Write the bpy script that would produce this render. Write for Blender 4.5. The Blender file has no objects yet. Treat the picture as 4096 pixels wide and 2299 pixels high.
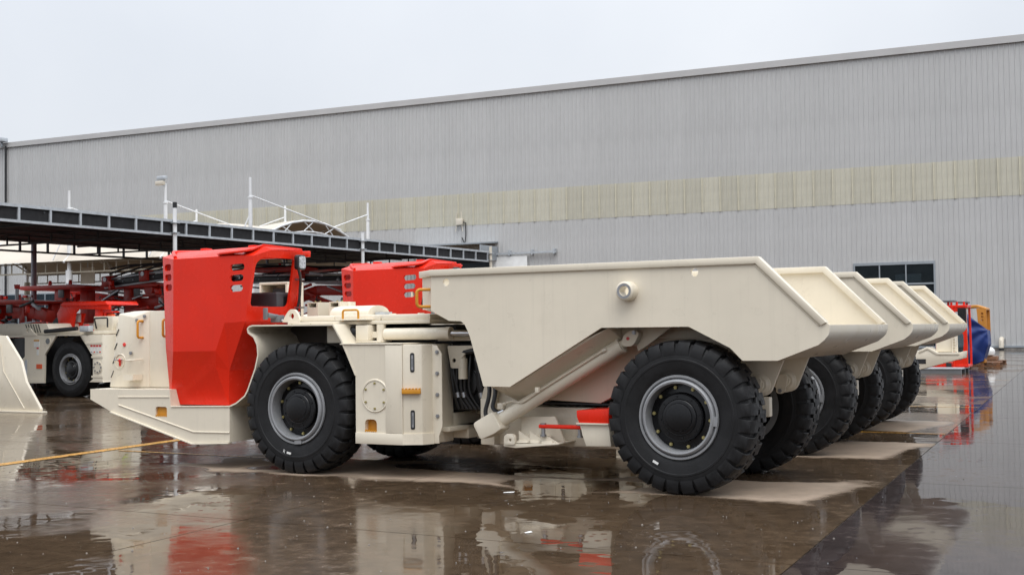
import bpy, bmesh, math, random
from mathutils import Vector, Matrix
from mathutils.geometry import tessellate_polygon
R = math.radians
random.seed(7)
S = bpy.context.scene
COL = S.collection

# ------------------------------------------------------------------ camera
cd = bpy.data.cameras.new('camera'); cam = bpy.data.objects.new('camera', cd); COL.objects.link(cam)
cd.sensor_width = 36.0; cd.lens = 43.576; cd.clip_start = 0.1; cd.clip_end = 3000
cam.location = (0, 0, 1.48)
cam.rotation_euler = (R(91.9735), R(0.7506), R(28.763))
S.camera = cam

# ------------------------------------------------------------------ sky (overcast)
SUN_EL, SUN_AZ = 60.0, 135.0          # azimuth: compass, clockwise from +Y
world = bpy.data.worlds.new('World'); S.world = world; world.use_nodes = True
nt = world.node_tree; nt.nodes.clear()
def wn(t, **k):
    n = nt.nodes.new(t)
    for a, b in k.items(): setattr(n, a, b)
    return n
wo = wn('ShaderNodeOutputWorld'); bg = wn('ShaderNodeBackground'); bg.inputs[1].default_value = 0.1
sky = wn('ShaderNodeTexSky', sky_type='NISHITA', sun_disc=False, sun_elevation=R(SUN_EL), sun_rotation=R(SUN_AZ), dust_density=3.0, air_density=1.0)
tc = wn('ShaderNodeTexCoord'); sx = wn('ShaderNodeSeparateXYZ')
nt.links.new(tc.outputs['Generated'], sx.inputs[0])
# overcast sky: brighter overhead than at the horizon
zc = wn('ShaderNodeMath', operation='MAXIMUM'); nt.links.new(sx.outputs[2], zc.inputs[0]); zc.inputs[1].default_value = 0.0
zp = wn('ShaderNodeMath', operation='POWER'); nt.links.new(zc.outputs[0], zp.inputs[0]); zp.inputs[1].default_value = 2.0
ramp = wn('ShaderNodeMapRange'); ramp.inputs[1].default_value = 0.0; ramp.inputs[2].default_value = 1.0
ramp.inputs[3].default_value = 7.9; ramp.inputs[4].default_value = 24.0
nt.links.new(zp.outputs[0], ramp.inputs[0])
noi = wn('ShaderNodeTexNoise'); noi.inputs['Scale'].default_value = 2.6; noi.inputs['Detail'].default_value = 5.0
nt.links.new(tc.outputs['Generated'], noi.inputs['Vector'])
nr = wn('ShaderNodeMapRange'); nr.inputs[1].default_value = 0.3; nr.inputs[2].default_value = 0.7
nr.inputs[3].default_value = 0.93; nr.inputs[4].default_value = 1.06
nt.links.new(noi.outputs['Fac'], nr.inputs[0])
mul = wn('ShaderNodeMath', operation='MULTIPLY'); nt.links.new(ramp.outputs[0], mul.inputs[0]); nt.links.new(nr.outputs[0], mul.inputs[1])
cl = wn('ShaderNodeMix', data_type='RGBA'); cl.inputs['A'].default_value = (0.885, 0.95, 1.055, 1); cl.inputs['B'].default_value = (0.975, 1.0, 1.035, 1)
nt.links.new(noi.outputs['Fac'], cl.inputs['Factor'])
vm = wn('ShaderNodeVectorMath', operation='SCALE'); nt.links.new(cl.outputs['Result'], vm.inputs[0]); nt.links.new(mul.outputs[0], vm.inputs['Scale'])
mixc = wn('ShaderNodeMix', data_type='RGBA'); mixc.inputs['Factor'].default_value = 0.94
nt.links.new(sky.outputs[0], mixc.inputs['A']); nt.links.new(vm.outputs[0], mixc.inputs['B'])
nt.links.new(mixc.outputs['Result'], bg.inputs[0]); nt.links.new(bg.outputs[0], wo.inputs[0])

sl = bpy.data.lights.new('sun', 'SUN'); sl.energy = 1.5; sl.angle = R(40); sl.color = (1.0, 0.97, 0.92)
so = bpy.data.objects.new('sun', sl); COL.objects.link(so)
sd = Vector((math.sin(R(SUN_AZ)) * math.cos(R(SUN_EL)), math.cos(R(SUN_AZ)) * math.cos(R(SUN_EL)), math.sin(R(SUN_EL))))
so.rotation_euler = sd.to_track_quat('Z', 'Y').to_euler()

S.render.engine = 'CYCLES'
S.cycles.use_denoising = True
S.cycles.max_bounces = 6; S.cycles.diffuse_bounces = 3; S.cycles.glossy_bounces = 3; S.cycles.transparent_max_bounces = 6
S.cycles.caustics_reflective = False; S.cycles.caustics_refractive = False
vs = S.view_settings; vs.view_transform = 'Standard'; vs.look = 'None'; vs.exposure = 0.08; vs.gamma = 1.0; vs.use_curve_mapping = False

# ------------------------------------------------------------------ node helper
class NT:
    def __init__(s, m): s.t = m.node_tree
    def n(s, t, **k):
        n = s.t.nodes.new(t)
        for a, b in k.items(): setattr(n, a, b)
        return n
    def put(s, v, sock):
        if isinstance(v, (int, float)): sock.default_value = v
        elif isinstance(v, (tuple, list)): sock.default_value = v
        else: s.t.links.new(v, sock)
    def m(s, op, a, b=0.0, c=None, clamp=False):
        n = s.n('ShaderNodeMath', operation=op, use_clamp=clamp); s.put(a, n.inputs[0]); s.put(b, n.inputs[1])
        if c is not None: s.put(c, n.inputs[2])
        return n.outputs[0]
    def ss(s, v, a, b):
        n = s.n('ShaderNodeMapRange', interpolation_type='SMOOTHSTEP'); s.put(v, n.inputs[0]); s.put(a, n.inputs[1]); s.put(b, n.inputs[2])
        return n.outputs[0]
    def mr(s, v, a, b, c, d):
        n = s.n('ShaderNodeMapRange'); s.put(v, n.inputs[0])
        for i, q in enumerate((a, b, c, d)): s.put(q, n.inputs[i + 1])
        return n.outputs[0]
    def noise(s, vec, scale, detail=3.0, rough=0.5):
        n = s.n('ShaderNodeTexNoise'); s.put(vec, n.inputs['Vector']); n.inputs['Scale'].default_value = scale
        n.inputs['Detail'].default_value = detail; n.inputs['Roughness'].default_value = rough
        return n.outputs['Fac']
    def map(s, vec, scale=(1, 1, 1), loc=(0, 0, 0)):
        n = s.n('ShaderNodeMapping'); s.put(vec, n.inputs['Vector']); n.inputs['Scale'].default_value = scale; n.inputs['Location'].default_value = loc
        return n.outputs[0]
    def mix(s, f, a, b):
        n = s.n('ShaderNodeMix', data_type='RGBA'); s.put(f, n.inputs['Factor']); s.put(a, n.inputs['A']); s.put(b, n.inputs['B'])
        return n.outputs['Result']

def c4(c): return (c[0], c[1], c[2], 1.0)
MATS = {}
def mat(name, col, rough=0.5, metal=0.0, var=0.06, scale=3.0, streak=0.0, rvar=0.1, bump=0.0, bscale=200.0, tint=0.0, dirt=0.0, dirtcol=(0.12, 0.09, 0.06), spec=0.5, coat=0.0):
    m = bpy.data.materials.new(name); m.use_nodes = True; T = NT(m); t = m.node_tree
    p = t.nodes['Principled BSDF']
    g = T.n('ShaderNodeNewGeometry'); oc = T.n('ShaderNodeTexCoord').outputs['Object']
    f = T.noise(oc, scale, 4.0, 0.6)
    dark = tuple(max(0.0, c * (1 - var * 1.6)) for c in col); lite = tuple(min(1.0, c * (1 + var)) for c in col)
    c = T.mix(T.mr(f, 0.3, 0.7, 0.0, 1.0), c4(dark), c4(lite))
    if streak:
        sf = T.noise(T.map(oc, (26, 26, 0.9)), 1.0, 3.0, 0.6)
        c = T.mix(T.m('MULTIPLY', T.ss(sf, 0.52, 0.75), streak), c, c4(tuple(x * 0.55 for x in col)))
    if dirt:
        df = T.noise(oc, scale * 3.1, 6.0, 0.7)
        c = T.mix(T.m('MULTIPLY', T.ss(df, 0.5, 0.72), dirt), c, c4(dirtcol))
    if tint:
        oi = T.n('ShaderNodeObjectInfo').outputs['Random']
        h = T.n('ShaderNodeHueSaturation'); T.put(c, h.inputs['Color']); T.put(T.mr(oi, 0, 1, 1 - tint, 1 + tint), h.inputs['Value'])
        c = h.outputs['Color']
    T.put(c, p.inputs['Base Color'])
    rf = T.noise(oc, scale * 4, 3.0)
    T.put(T.mr(rf, 0.3, 0.7, max(0.02, rough - rvar), min(1.0, rough + rvar)), p.inputs['Roughness'])
    p.inputs['Metallic'].default_value = metal; p.inputs['Specular IOR Level'].default_value = spec
    if coat: p.inputs['Coat Weight'].default_value = coat; p.inputs['Coat Roughness'].default_value = 0.12
    if bump:
        b = T.n('ShaderNodeBump'); b.inputs['Strength'].default_value = bump; b.inputs['Distance'].default_value = 0.01
        T.put(T.noise(oc, bscale, 3.0), b.inputs['Height']); t.links.new(b.outputs[0], p.inputs['Normal'])
    MATS[name] = m; return m

CREAM = mat('cream_paint', (0.745, 0.677, 0.553), 0.36, var=0.035, scale=1.3, streak=0.10, rvar=0.12, dirt=0.08, dirtcol=(0.42, 0.36, 0.28), bump=0.03, bscale=60)
CREAMIN = mat('primer_cream', (0.76, 0.69, 0.53), 0.55, var=0.03, scale=1.5, rvar=0.1)
RED = mat('red_paint', (0.74, 0.026, 0.009), 0.24, spec=0.26, var=0.05, scale=2.0, streak=0.10, rvar=0.07, bump=0.02, bscale=50)
DRED = mat('rig_red_paint', (0.58, 0.035, 0.02), 0.4, var=0.12, scale=3.0, dirt=0.1)
RUB = mat('tyre_rubber', (0.0125, 0.0125, 0.0135), 0.55, var=0.25, scale=6.0, rvar=0.14, dirt=0.12, dirtcol=(0.04, 0.037, 0.034), bump=0.12, bscale=90, spec=0.28)
SILV = mat('rim_silver', (0.29, 0.295, 0.305), 0.42, metal=0.35, var=0.08, scale=5.0, rvar=0.1)
HUBM = mat('hub_black', (0.006, 0.006, 0.007), 0.22, var=0.2, scale=6.0, rvar=0.08, spec=0.35)
BLK = mat('black_steel', (0.016, 0.016, 0.018), 0.45, var=0.2)
UNDER = mat('arch_shade_brown', (0.075, 0.058, 0.048), 0.6, var=0.15, scale=4.0)  # cream arch walls painted dark brown: wheel-arch shade put into the colour
RUBH = mat('hose_rubber', (0.02, 0.02, 0.022), 0.4, var=0.2)
ORA = mat('ochre_paint', (0.62, 0.27, 0.02), 0.4, var=0.08)
BRASS = mat('zinc_yellow_bolt', (0.42, 0.36, 0.16), 0.35, metal=0.7, var=0.15)
STL = mat('bolt_steel', (0.33, 0.33, 0.34), 0.35, metal=0.8, var=0.1)
GALV = mat('galvanised_steel', (0.52, 0.55, 0.58), 0.45, metal=0.35, var=0.12, scale=6)
WPOLE = mat('white_pole_paint', (0.78, 0.79, 0.80), 0.45, var=0.06, streak=0.25, dirt=0.08, dirtcol=(0.35, 0.18, 0.08))
TANP = mat('tan_column', (0.36, 0.32, 0.25), 0.6, var=0.08)
NET = mat('black_shade_net', (0.012, 0.012, 0.014), 0.8, var=0.2, scale=2)
FAB = mat('cream_membrane', (0.56, 0.50, 0.42), 0.6, var=0.06, scale=0.6, streak=0.15)
CLAD = mat('grey_cladding', (0.525, 0.522, 0.518), 0.5, var=0.045, scale=0.5, streak=0.14, tint=0.02, rvar=0.06)
CAPM = mat('parapet_flashing', (0.50, 0.49, 0.485), 0.5, var=0.04, scale=0.5)
FRP = mat('translucent_panel', (0.56, 0.535, 0.445), 0.5, var=0.05, scale=1.2, streak=0.28, tint=0.07, dirt=0.4, dirtcol=(0.45, 0.45, 0.39))
FRPR = mat('panel_rib_yellow', (0.61, 0.575, 0.455), 0.5, var=0.1, scale=2.0)
FRM = mat('window_frame_grey', (0.30, 0.33, 0.36), 0.4, var=0.05)
CONC = mat('plinth_concrete', (0.22, 0.20, 0.18), 0.7, var=0.3, scale=4, dirt=0.4, dirtcol=(0.05, 0.045, 0.04))
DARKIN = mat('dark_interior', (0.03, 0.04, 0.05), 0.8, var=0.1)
CART = mat('white_cartons', (0.5, 0.48, 0.45), 0.7, var=0.15, scale=2)
BLUE = mat('blue_tarp', (0.008, 0.030, 0.16), 0.42, var=0.15, scale=2.5, rvar=0.12)
WOOD = mat('pallet_wood', (0.22, 0.11, 0.06), 0.75, var=0.25, scale=8)
YCAB = mat('yellow_ochre_cab', (0.58, 0.24, 0.035), 0.4, var=0.08)
WHT = mat('white_plastic', (0.75, 0.75, 0.74), 0.4, var=0.05)
PVC = mat('pvc_pipe', (0.66, 0.60, 0.50), 0.45, var=0.06)
STICK = mat('paper_sticker', (0.78, 0.78, 0.76), 0.6, var=0.05, scale=20)
REDP = mat('print_red', (0.55, 0.03, 0.03), 0.5)
ORAP = mat('print_orange', (0.75, 0.10, 0.02), 0.5)
GREYT = mat('grey_print', (0.4, 0.4, 0.42), 0.6)
PLAST = mat('grey_plastic', (0.16, 0.17, 0.18), 0.45, var=0.1)
CONS = mat('console_grey', (0.055, 0.055, 0.06), 0.5, var=0.1)
LENS = mat('lamp_lens', (0.45, 0.47, 0.5), 0.12, var=0.45, scale=45)
CHROME = mat('chrome_rod', (0.55, 0.55, 0.56), 0.14, metal=1.0, var=0.05)
YEL = mat('yellow_line_paint', (0.58, 0.28, 0.025), 0.30, var=0.2, scale=5, dirt=0.45, dirtcol=(0.16, 0.09, 0.045))
YHOSE = mat('yellow_hose', (0.65, 0.42, 0.03), 0.4, var=0.1)
LIME = mat('lime_hose', (0.5, 0.6, 0.08), 0.4, var=0.1)
ENG = mat('engine_dark', (0.02, 0.02, 0.021), 0.55, var=0.4, scale=9)
BEACON = mat('red_beacon_glass', (0.75, 0.03, 0.02), 0.2, var=0.05)
GLS = bpy.data.materials.new('window_glass'); GLS.use_nodes = True
_T = NT(GLS); _t = GLS.node_tree; _p = _t.nodes['Principled BSDF']; _p.inputs['Base Color'].default_value = (0.02, 0.03, 0.035, 1); _p.inputs['Roughness'].default_value = 0.06
_tr = _T.n('ShaderNodeBsdfTransparent'); _tr.inputs[0].default_value = (0.55, 0.62, 0.66, 1); _mx = _T.n('ShaderNodeMixShader')
_T.put(_T.mr(_T.noise(_T.n('ShaderNodeTexCoord').outputs['Object'], 2.0), 0.3, 0.7, 0.22, 0.32), _mx.inputs[0])
_t.links.new(_tr.outputs[0], _mx.inputs[1]); _t.links.new(_p.outputs[0], _mx.inputs[2]); _t.links.new(_mx.outputs[0], _t.nodes['Material Output'].inputs[0])

# ------------------------------------------------------------------ mesh helper
def rounded(pts, r, seg=4):
    out = []; n = len(pts)
    for i in range(n):
        p0 = Vector(pts[i - 1]); p = Vector(pts[i]); p1 = Vector(pts[(i + 1) % n])
        a = (p0 - p); b = (p1 - p); rr = r[i] if isinstance(r, (list, tuple)) else r
        k = min(rr, a.length * 0.48, b.length * 0.48)
        if k < 1e-4: out.append(tuple(p)); continue
        a = p + a.normalized() * k; b = p + b.normalized() * k
        for j in range(seg + 1):
            t = j / seg; out.append(tuple((1 - t) ** 2 * a + 2 * t * (1 - t) * p + t * t * b))
    return out
def circ(cx, cz, r, n=20): return [(cx + r * math.cos(2 * math.pi * i / n), cz + r * math.sin(2 * math.pi * i / n)) for i in range(n)]

class G:
    def __init__(s): s.bm = bmesh.new()
    def faces(s, vs_, fs, M=None):
        v = [s.bm.verts.new(M @ Vector(p) if M else p) for p in vs_]
        for f in fs:
            try: s.bm.faces.new([v[i] for i in f])
            except ValueError: pass
        return s
    def box(s, x0, x1, y0, y1, z0, z1, M=None):
        P = [(x0, y0, z0), (x1, y0, z0), (x1, y1, z0), (x0, y1, z0), (x0, y0, z1), (x1, y0, z1), (x1, y1, z1), (x0, y1, z1)]
        return s.faces(P, [(0, 3, 2, 1), (4, 5, 6, 7), (0, 1, 5, 4), (1, 2, 6, 5), (2, 3, 7, 6), (3, 0, 4, 7)], M)
    def prism(s, pts, a0, a1, axis='y', holes=(), M=None, top=None):
        # polygon in the plane across the axis, extruded along it; top: other polygon at a1
        loops = [pts] + list(holes); n = sum(len(l) for l in loops)
        def P(q, a):
            if axis == 'y': return (q[0], a, q[1])
            if axis == 'z': return (q[0], q[1], a)
            return (a, q[0], q[1])
        flat = [q for l in loops for q in l]; flat1 = flat if top is None else top
        V = [P(q, a0) for q in flat] + [P(q, a1) for q in flat1]
        if holes: tris = [tuple(t) for t in tessellate_polygon([[Vector((q[0], q[1], 0)) for q in l] for l in loops])]
        else: tris = [tuple(range(n))]
        F = [t for t in tris] + [tuple(i + n for i in reversed(t)) for t in tris]
        o = 0
        for l in loops:
            k = len(l)
            for i in range(k): F.append((o + i, o + (i + 1) % k, n + o + (i + 1) % k, n + o + i))
            o += k
        return s.faces(V, F, M)
    def cyl(s, p0, p1, r0, r1=None, seg=16, caps=True):
        r1 = r0 if r1 is None else r1; p0 = Vector(p0); p1 = Vector(p1); q = (p1 - p0).to_track_quat('Z', 'Y')
        V = []
        for p, r in ((p0, r0), (p1, r1)):
            for i in range(seg):
                a = 2 * math.pi * i / seg; V.append(p + q @ Vector((r * math.cos(a), r * math.sin(a), 0)))
        F = [(i, (i + 1) % seg, seg + (i + 1) % seg, seg + i) for i in range(seg)]
        if caps: F += [tuple(reversed(range(seg))), tuple(range(seg, 2 * seg))]
        return s.faces(V, F)
    def tube(s, pts, r, seg=8, caps=True):
        pts = [Vector(p) for p in pts]; V = []; n = len(pts); ref = None
        for i, p in enumerate(pts):
            d = ((pts[min(i + 1, n - 1)] - p).normalized() + (p - pts[max(i - 1, 0)]).normalized())
            d.normalize()
            if ref is None: ref = d.orthogonal().normalized()
            ref = (ref - d * ref.dot(d)).normalized(); b = d.cross(ref)
            for k in range(seg):
                a = 2 * math.pi * k / seg; V.append(p + r * (math.cos(a) * ref + math.sin(a) * b))
        F = [(i * seg + k, i * seg + (k + 1) % seg, (i + 1) * seg + (k + 1) % seg, (i + 1) * seg + k) for i in range(n - 1) for k in range(seg)]
        if caps: F += [tuple(reversed(range(seg))), tuple(range((n - 1) * seg, n * seg))]
        return s.faces(V, F)
    def lathe(s, prof, seg=48, axis='y', c=(0, 0, 0)):
        V = []; n = len(prof)
        for i in range(seg):
            a = 2 * math.pi * i / seg
            for r, h in prof:
                if axis == 'y': V.append((c[0] + r * math.cos(a), c[1] + h, c[2] + r * math.sin(a)))
                else: V.append((c[0] + r * math.cos(a), c[1] + r * math.sin(a), c[2] + h))
        F = [(i * n + k, i * n + k + 1, ((i + 1) % seg) * n + k + 1, ((i + 1) % seg) * n + k) for i in range(seg) for k in range(n - 1)]
        s.faces(V, F); bmesh.ops.remove_doubles(s.bm, verts=s.bm.verts[:], dist=1e-6); return s
    def hull(s, pts):
        v = [s.bm.verts.new(p) for p in pts]; bmesh.ops.convex_hull(s.bm, input=v); return s
    def face3(s, loop, holes=()):
        loops = [loop] + list(holes); flat = [Vector(p) for l in loops for p in l]
        v = [s.bm.verts.new(p) for p in flat]
        if not holes: s.bm.faces.new(v); return s
        for t in tessellate_polygon([[Vector(p) for p in l] for l in loops]): s.bm.faces.new([v[i] for i in t])
        return s
    def mesh(s, name, mats, bevel=0.0, smooth=35, seg=2, doubles=False, recalc=True):
        bm = s.bm
        if doubles: bmesh.ops.remove_doubles(bm, verts=bm.verts[:], dist=1e-4)
        if recalc: bmesh.ops.recalc_face_normals(bm, faces=bm.faces[:])
        if bevel:
            bmesh.ops.dissolve_limit(bm, angle_limit=R(0.5), verts=bm.verts[:], edges=bm.edges[:])
            E = [e for e in bm.edges if len(e.link_faces) == 2 and e.calc_face_angle(0) > R(28)]
            if E: bmesh.ops.bevel(bm, geom=E, offset=bevel, offset_type='OFFSET', segments=seg, profile=0.5, affect='EDGES', clamp_overlap=True)
        me = bpy.data.meshes.new(name); bm.to_mesh(me); bm.free()
        for m in (mats if isinstance(mats, (list, tuple)) else [mats]): me.materials.append(m)
        if smooth:
            me.polygons.foreach_set('use_smooth', [True] * len(me.polygons)); me.set_sharp_from_angle(angle=R(smooth))
        return me
    def obj(s, name, mats, parent=None, **k):
        return ob(name, s.mesh(name, mats, **k), parent)

def ob(name, me, parent=None, loc=(0, 0, 0), rot=None):
    o = bpy.data.objects.new(name, me); COL.objects.link(o); o.location = loc
    if rot: o.rotation_euler = rot
    if parent: o.parent = parent
    return o
def tag(o, label, cat, group=None):
    o['label'] = label; o['category'] = cat
    if group: o['group'] = group
    return o
def thing(name, label, cat, loc=(0, 0, 0), rz=0.0, group=None):
    return tag(ob(name, None, None, loc, (0, 0, rz)), label, cat, group)
def struct(o): o['kind'] = 'structure'; return o
def copy_tree(o, parent=None):
    c = o.copy(); COL.objects.link(c); c.parent = parent
    for ch in list(o.children): copy_tree(ch, c)
    return c
def capsule(c, u, v, w, h, n=6):
    # slot outline round c in the plane of the unit vectors u (long) and v
    c = Vector(c); u = Vector(u).normalized(); v = Vector(v).normalized(); r = h / 2; k = w / 2 - r; out = []
    for sgn in (1, -1):
        for i in range(n + 1):
            a = -math.pi / 2 + math.pi * i / n
            out.append(c + u * (sgn * (k + r * math.cos(a))) + v * (sgn * r * math.sin(a)))
    return out
def solid(o, t, off=-1.0):
    m = o.modifiers.new('thickness', 'SOLIDIFY'); m.thickness = t; m.offset = off; m.use_even_offset = True; return o
def bolt_mesh(name, m, r=0.018, h=0.016):
    g = G(); g.cyl((0, 0, 0), (0, -h, 0), r, seg=6); g.cyl((0, -h, 0), (0, -h * 1.5, 0), r * 0.55, seg=8); return g.mesh(name, m, smooth=20)
# ================================================================== GROUND
KS = -0.073                      # the yard's joints run slightly askew to the trucks
def ground_mat(name, base_wet, base_dry, dry=True, film=0.10, road=False):
    m = bpy.data.materials.new(name); m.use_nodes = True; T = NT(m); t = m.node_tree; p = t.nodes['Principled BSDF']
    pos = T.n('ShaderNodeNewGeometry').outputs['Position']
    sp = T.n('ShaderNodeSeparateXYZ'); T.put(pos, sp.inputs[0]); x0, y0 = sp.outputs[0], sp.outputs[1]
    w1 = T.m('SUBTRACT', T.noise(pos, 0.55, 4.0, 0.55), 0.5); w2 = T.m('SUBTRACT', T.noise(T.map(pos, loc=(31, 7, 0)), 0.8, 4.0, 0.55), 0.5)
    x = T.m('ADD', x0, T.m('MULTIPLY', w1, 1.6)); y = T.m('ADD', y0, T.m('MULTIPLY', w2, 0.9))
    patch = T.noise(pos, 0.35, 5.0, 0.6); fine = T.noise(pos, 7.0, 5.0, 0.65); grit = T.noise(pos, 60.0, 2.0, 0.6)
    edge = T.m('MULTIPLY', T.m('SUBTRACT', fine, 0.5), 0.16)
    def rect(xa, xb, ya, yb, e=0.22):
        a = T.m('MINIMUM', T.m('SUBTRACT', x, xa), T.m('SUBTRACT', xb, x)); b = T.m('MINIMUM', T.m('SUBTRACT', y, ya), T.m('SUBTRACT', yb, y))
        return T.ss(T.m('ADD', T.m('MINIMUM', a, b), edge), -e * 0.3, e)
    def ell(cx, cy, rx, ry):
        dx = T.m('DIVIDE', T.m('SUBTRACT', x, cx), rx); dy = T.m('DIVIDE', T.m('SUBTRACT', y, cy), ry)
        return T.m('SQRT', T.m('ADD', T.m('MULTIPLY', dx, dx), T.m('MULTIPLY', dy, dy)))
    if dry:
        # ground kept from the rain by the three parked trucks
        d = rect(-10.1, -2.75, 10.28, 12.0)
        d = T.m('MAXIMUM', d, rect(-10.0, -2.85, 14.05, 16.2)); d = T.m('MAXIMUM', d, rect(-10.2, -3.3, 17.7, 19.9))
        for cx, cy, rx, ry in ((-5.25, 10.75, 0.85, 0.50), (-10.0, 11.0, 0.34, 0.18), (-9.0, 11.35, 0.42, 0.17), (-8.95, 10.75, 0.30, 0.20), (-9.7, 10.35, 0.4, 0.16), (-6.3, 11.6, 1.5, 0.35), (-4.3, 11.85, 1.4, 0.25)):
            d = T.m('MULTIPLY', d, T.ss(ell(cx, cy, rx, ry), 0.9, 1.12))
    else: d = 0.0
    # standing water against thin film
    pud = T.ss(patch, 0.44, 0.56)
    cw = T.mix(T.mr(fine, 0.3, 0.7, 0, 1), c4(tuple(c * 0.5 for c in base_wet)), c4(tuple(c * 1.25 for c in base_wet)))
    cw = T.mix(T.m('MULTIPLY', T.ss(patch, 0.35, 0.65), 0.55), cw, c4(tuple(c * 0.55 for c in base_wet)))
    stain = T.m('MULTIPLY', T.ss(T.noise(T.map(pos, loc=(9, 2, 0)), 1.3, 6.0, 0.65), 0.50, 0.66), 0.55)
    cw = T.mix(stain, cw, c4(tuple(c * 0.4 for c in base_wet)))
    cdry = T.mix(T.mr(T.noise(pos, 3.0, 6.0, 0.7), 0.3, 0.7, 0, 1), c4(tuple(c * 0.72 for c in base_dry)), c4(tuple(c * 1.12 for c in base_dry)))
    cdry = T.mix(T.m('MULTIPLY', T.ss(grit, 0.55, 0.7), 0.25), cdry, c4(tuple(c * 0.5 for c in base_dry)))
    col = T.mix(d, cw, cdry); T.put(col, p.inputs['Base Color'])
    rw = T.mr(pud, 0, 1, film, 0.015)
    rw = T.m('ADD', rw, T.m('MULTIPLY', T.ss(fine, 0.5, 0.72), T.mr(pud, 0, 1, 0.16, 0.02)))
    T.put(T.m('ADD', T.m('MULTIPLY', rw, T.m('SUBTRACT', 1.0, d)), T.m('MULTIPLY', d, 0.62)), p.inputs['Roughness'])
    p.inputs['IOR'].default_value = 1.34 if road else 1.48
    # faint ripples on the water, grain where the film is thin
    rip = T.noise(T.map(pos, (1.0, 1.0, 1.0)), 2.2 if not road else 1.6, 2.0, 0.5)
    b1 = T.n('ShaderNodeBump'); b1.inputs['Strength'].default_value = 1.0; b1.inputs['Distance'].default_value = 0.0032 if not road else 0.0022
    T.put(rip, b1.inputs['Height'])
    # rain drops falling into the water: small ring dimples, thicker in some zones
    vo = T.n('ShaderNodeTexVoronoi', feature='F1'); T.put(pos, vo.inputs['Vector']); vo.inputs['Scale'].default_value = 9.0; vo.inputs['Randomness'].default_value = 1.0
    ring = T.m('MULTIPLY', T.m('SINE', T.m('MULTIPLY', vo.outputs['Distance'], 46.0)), T.m('SUBTRACT', 1.0, T.ss(vo.outputs['Distance'], 0.12, 0.34)))
    zone = T.m('MULTIPLY', T.ss(T.noise(T.map(pos, loc=(5, 3, 0)), 0.5, 2.0), 0.52, 0.66), T.m('SUBTRACT', 1.0, d))
    b3 = T.n('ShaderNodeBump'); T.put(T.m('MULTIPLY', zone, 0.8), b3.inputs['Strength']); b3.inputs['Distance'].default_value = 0.0007; T.put(ring, b3.inputs['Height'])
    b2 = T.n('ShaderNodeBump'); T.put(T.m('ADD', T.mr(pud, 0, 1, 0.10, 0.01), T.m('MULTIPLY', d, 0.5)), b2.inputs['Strength']); b2.inputs['Distance'].default_value = 0.004
    T.put(fine, b2.inputs['Height']); t.links.new(b1.outputs[0], b3.inputs['Normal']); t.links.new(b3.outputs[0], b2.inputs['Normal']); t.links.new(b2.outputs[0], p.inputs['Normal'])
    return m
YARDM = ground_mat('wet_concrete', (0.105, 0.070, 0.043), (0.40, 0.31, 0.235), True, 0.15)
ROADM = ground_mat('wet_road', (0.055, 0.042, 0.040), (0.2, 0.2, 0.2), False, 0.05, road=True)
BASEM = mat('joint_filler', (0.030, 0.026, 0.023), 0.25, var=0.3, scale=2.0)

struct(G().faces([(-900, -900, -0.012), (900, -900, -0.012), (900, 1500, -0.012), (-900, 1500, -0.012)], [(0, 1, 2, 3)]).obj('ground', BASEM))
def slab_mesh(name, w, l, m):
    q = 0.006; dx = KS * l
    P = [(q, q), (w - q, q), (w - q + dx, l - q), (q + dx, l - q)]
    return G().prism(P, -0.10, 0.0, 'z').mesh(name, m, smooth=0)
yard = struct(ob('concrete_yard', None)); road = struct(ob('wet_road', None))
SL = 4.4; ms = slab_mesh('slab', 4.44, SL, YARDM); mr_ = slab_mesh('slab', 5.6, SL, ROADM)
for j in range(-3, 17):
    y = 12.05 + j * SL - SL
    if y > 70: continue
    xe = -1.667 + KS * y
    for i in range(15): ob('slab', ms, yard, (xe - 4.44 * (i + 1), y, 0))
    for i in range(4): ob('slab', mr_, road, (xe + 5.6 * i, y + 0.0, 0.0))
# painted bay lines
def line(name, x0, x1, y0, y1, w, label):
    d = Vector((x1 - x0, y1 - y0, 0)); n = Vector((-d.y, d.x, 0)).normalized() * w / 2
    a = Vector((x0, y0, 0.004)); b = Vector((x1, y1, 0.004))
    o = struct(G().faces([a - n, b - n, b + n, a + n], [(0, 1, 2, 3)]).obj(name, YEL)); o['label'] = label
line('bay_line', -11.95, -12.95, 8.0, 16.5, 0.19, 'yellow line crossing the wet yard in front of the trucks')
line('bay_line', -12.15, -9.6, 11.59, 11.59, 0.07, 'yellow line running under the nearest truck cab')
for yy, xa, xb in ((17.55, -9.0, -2.98), (23.31, -9.0, -3.4), (34.9, -9.5, -4.25), (46.0, -10, -5.1)):
    line('bay_line', xa, xb, yy, yy, 0.06, 'yellow bay line between the rows of parking bays')

# ================================================================== FACTORY WALL
fac = thing('factory_building', 'long grey corrugated metal factory hall with pale translucent band', 'building', (-8.35, 75, 0), R(3.05))
PW = 1.16
def sheet_mesh(name, h, m, ribm=None, seamw=0.0):
    g = G(); prof = []; p = PW / 4
    for k in range(4):
        x = k * p; prof += [(x + 0.0, 0.0), (x + p * 0.70, 0.0), (x + p * 0.76, -0.045), (x + p * 0.90, -0.045), (x + p * 0.96, 0.0)]
    prof.append((PW, 0.0)); n = len(prof)
    V = [(x, y, 0) for x, y in prof] + [(x, y, h) for x, y in prof]
    g.faces(V, [(i, i + 1, n + i + 1, n + i) for i in range(n - 1)])
    me = g.mesh(name, m, smooth=0, recalc=False)
    return me
zL0, zL1, zU0, zU1 = 0.12, 8.80, 10.88, 17.45
mlow = sheet_mesh('cladding_sheet', zL1 - zL0, CLAD); mup = sheet_mesh('cladding_sheet', zU1 - zU0, CLAD); mtr = sheet_mesh('translucent_panel', zU0 - zL1 + 0.1, FRP)
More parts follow.
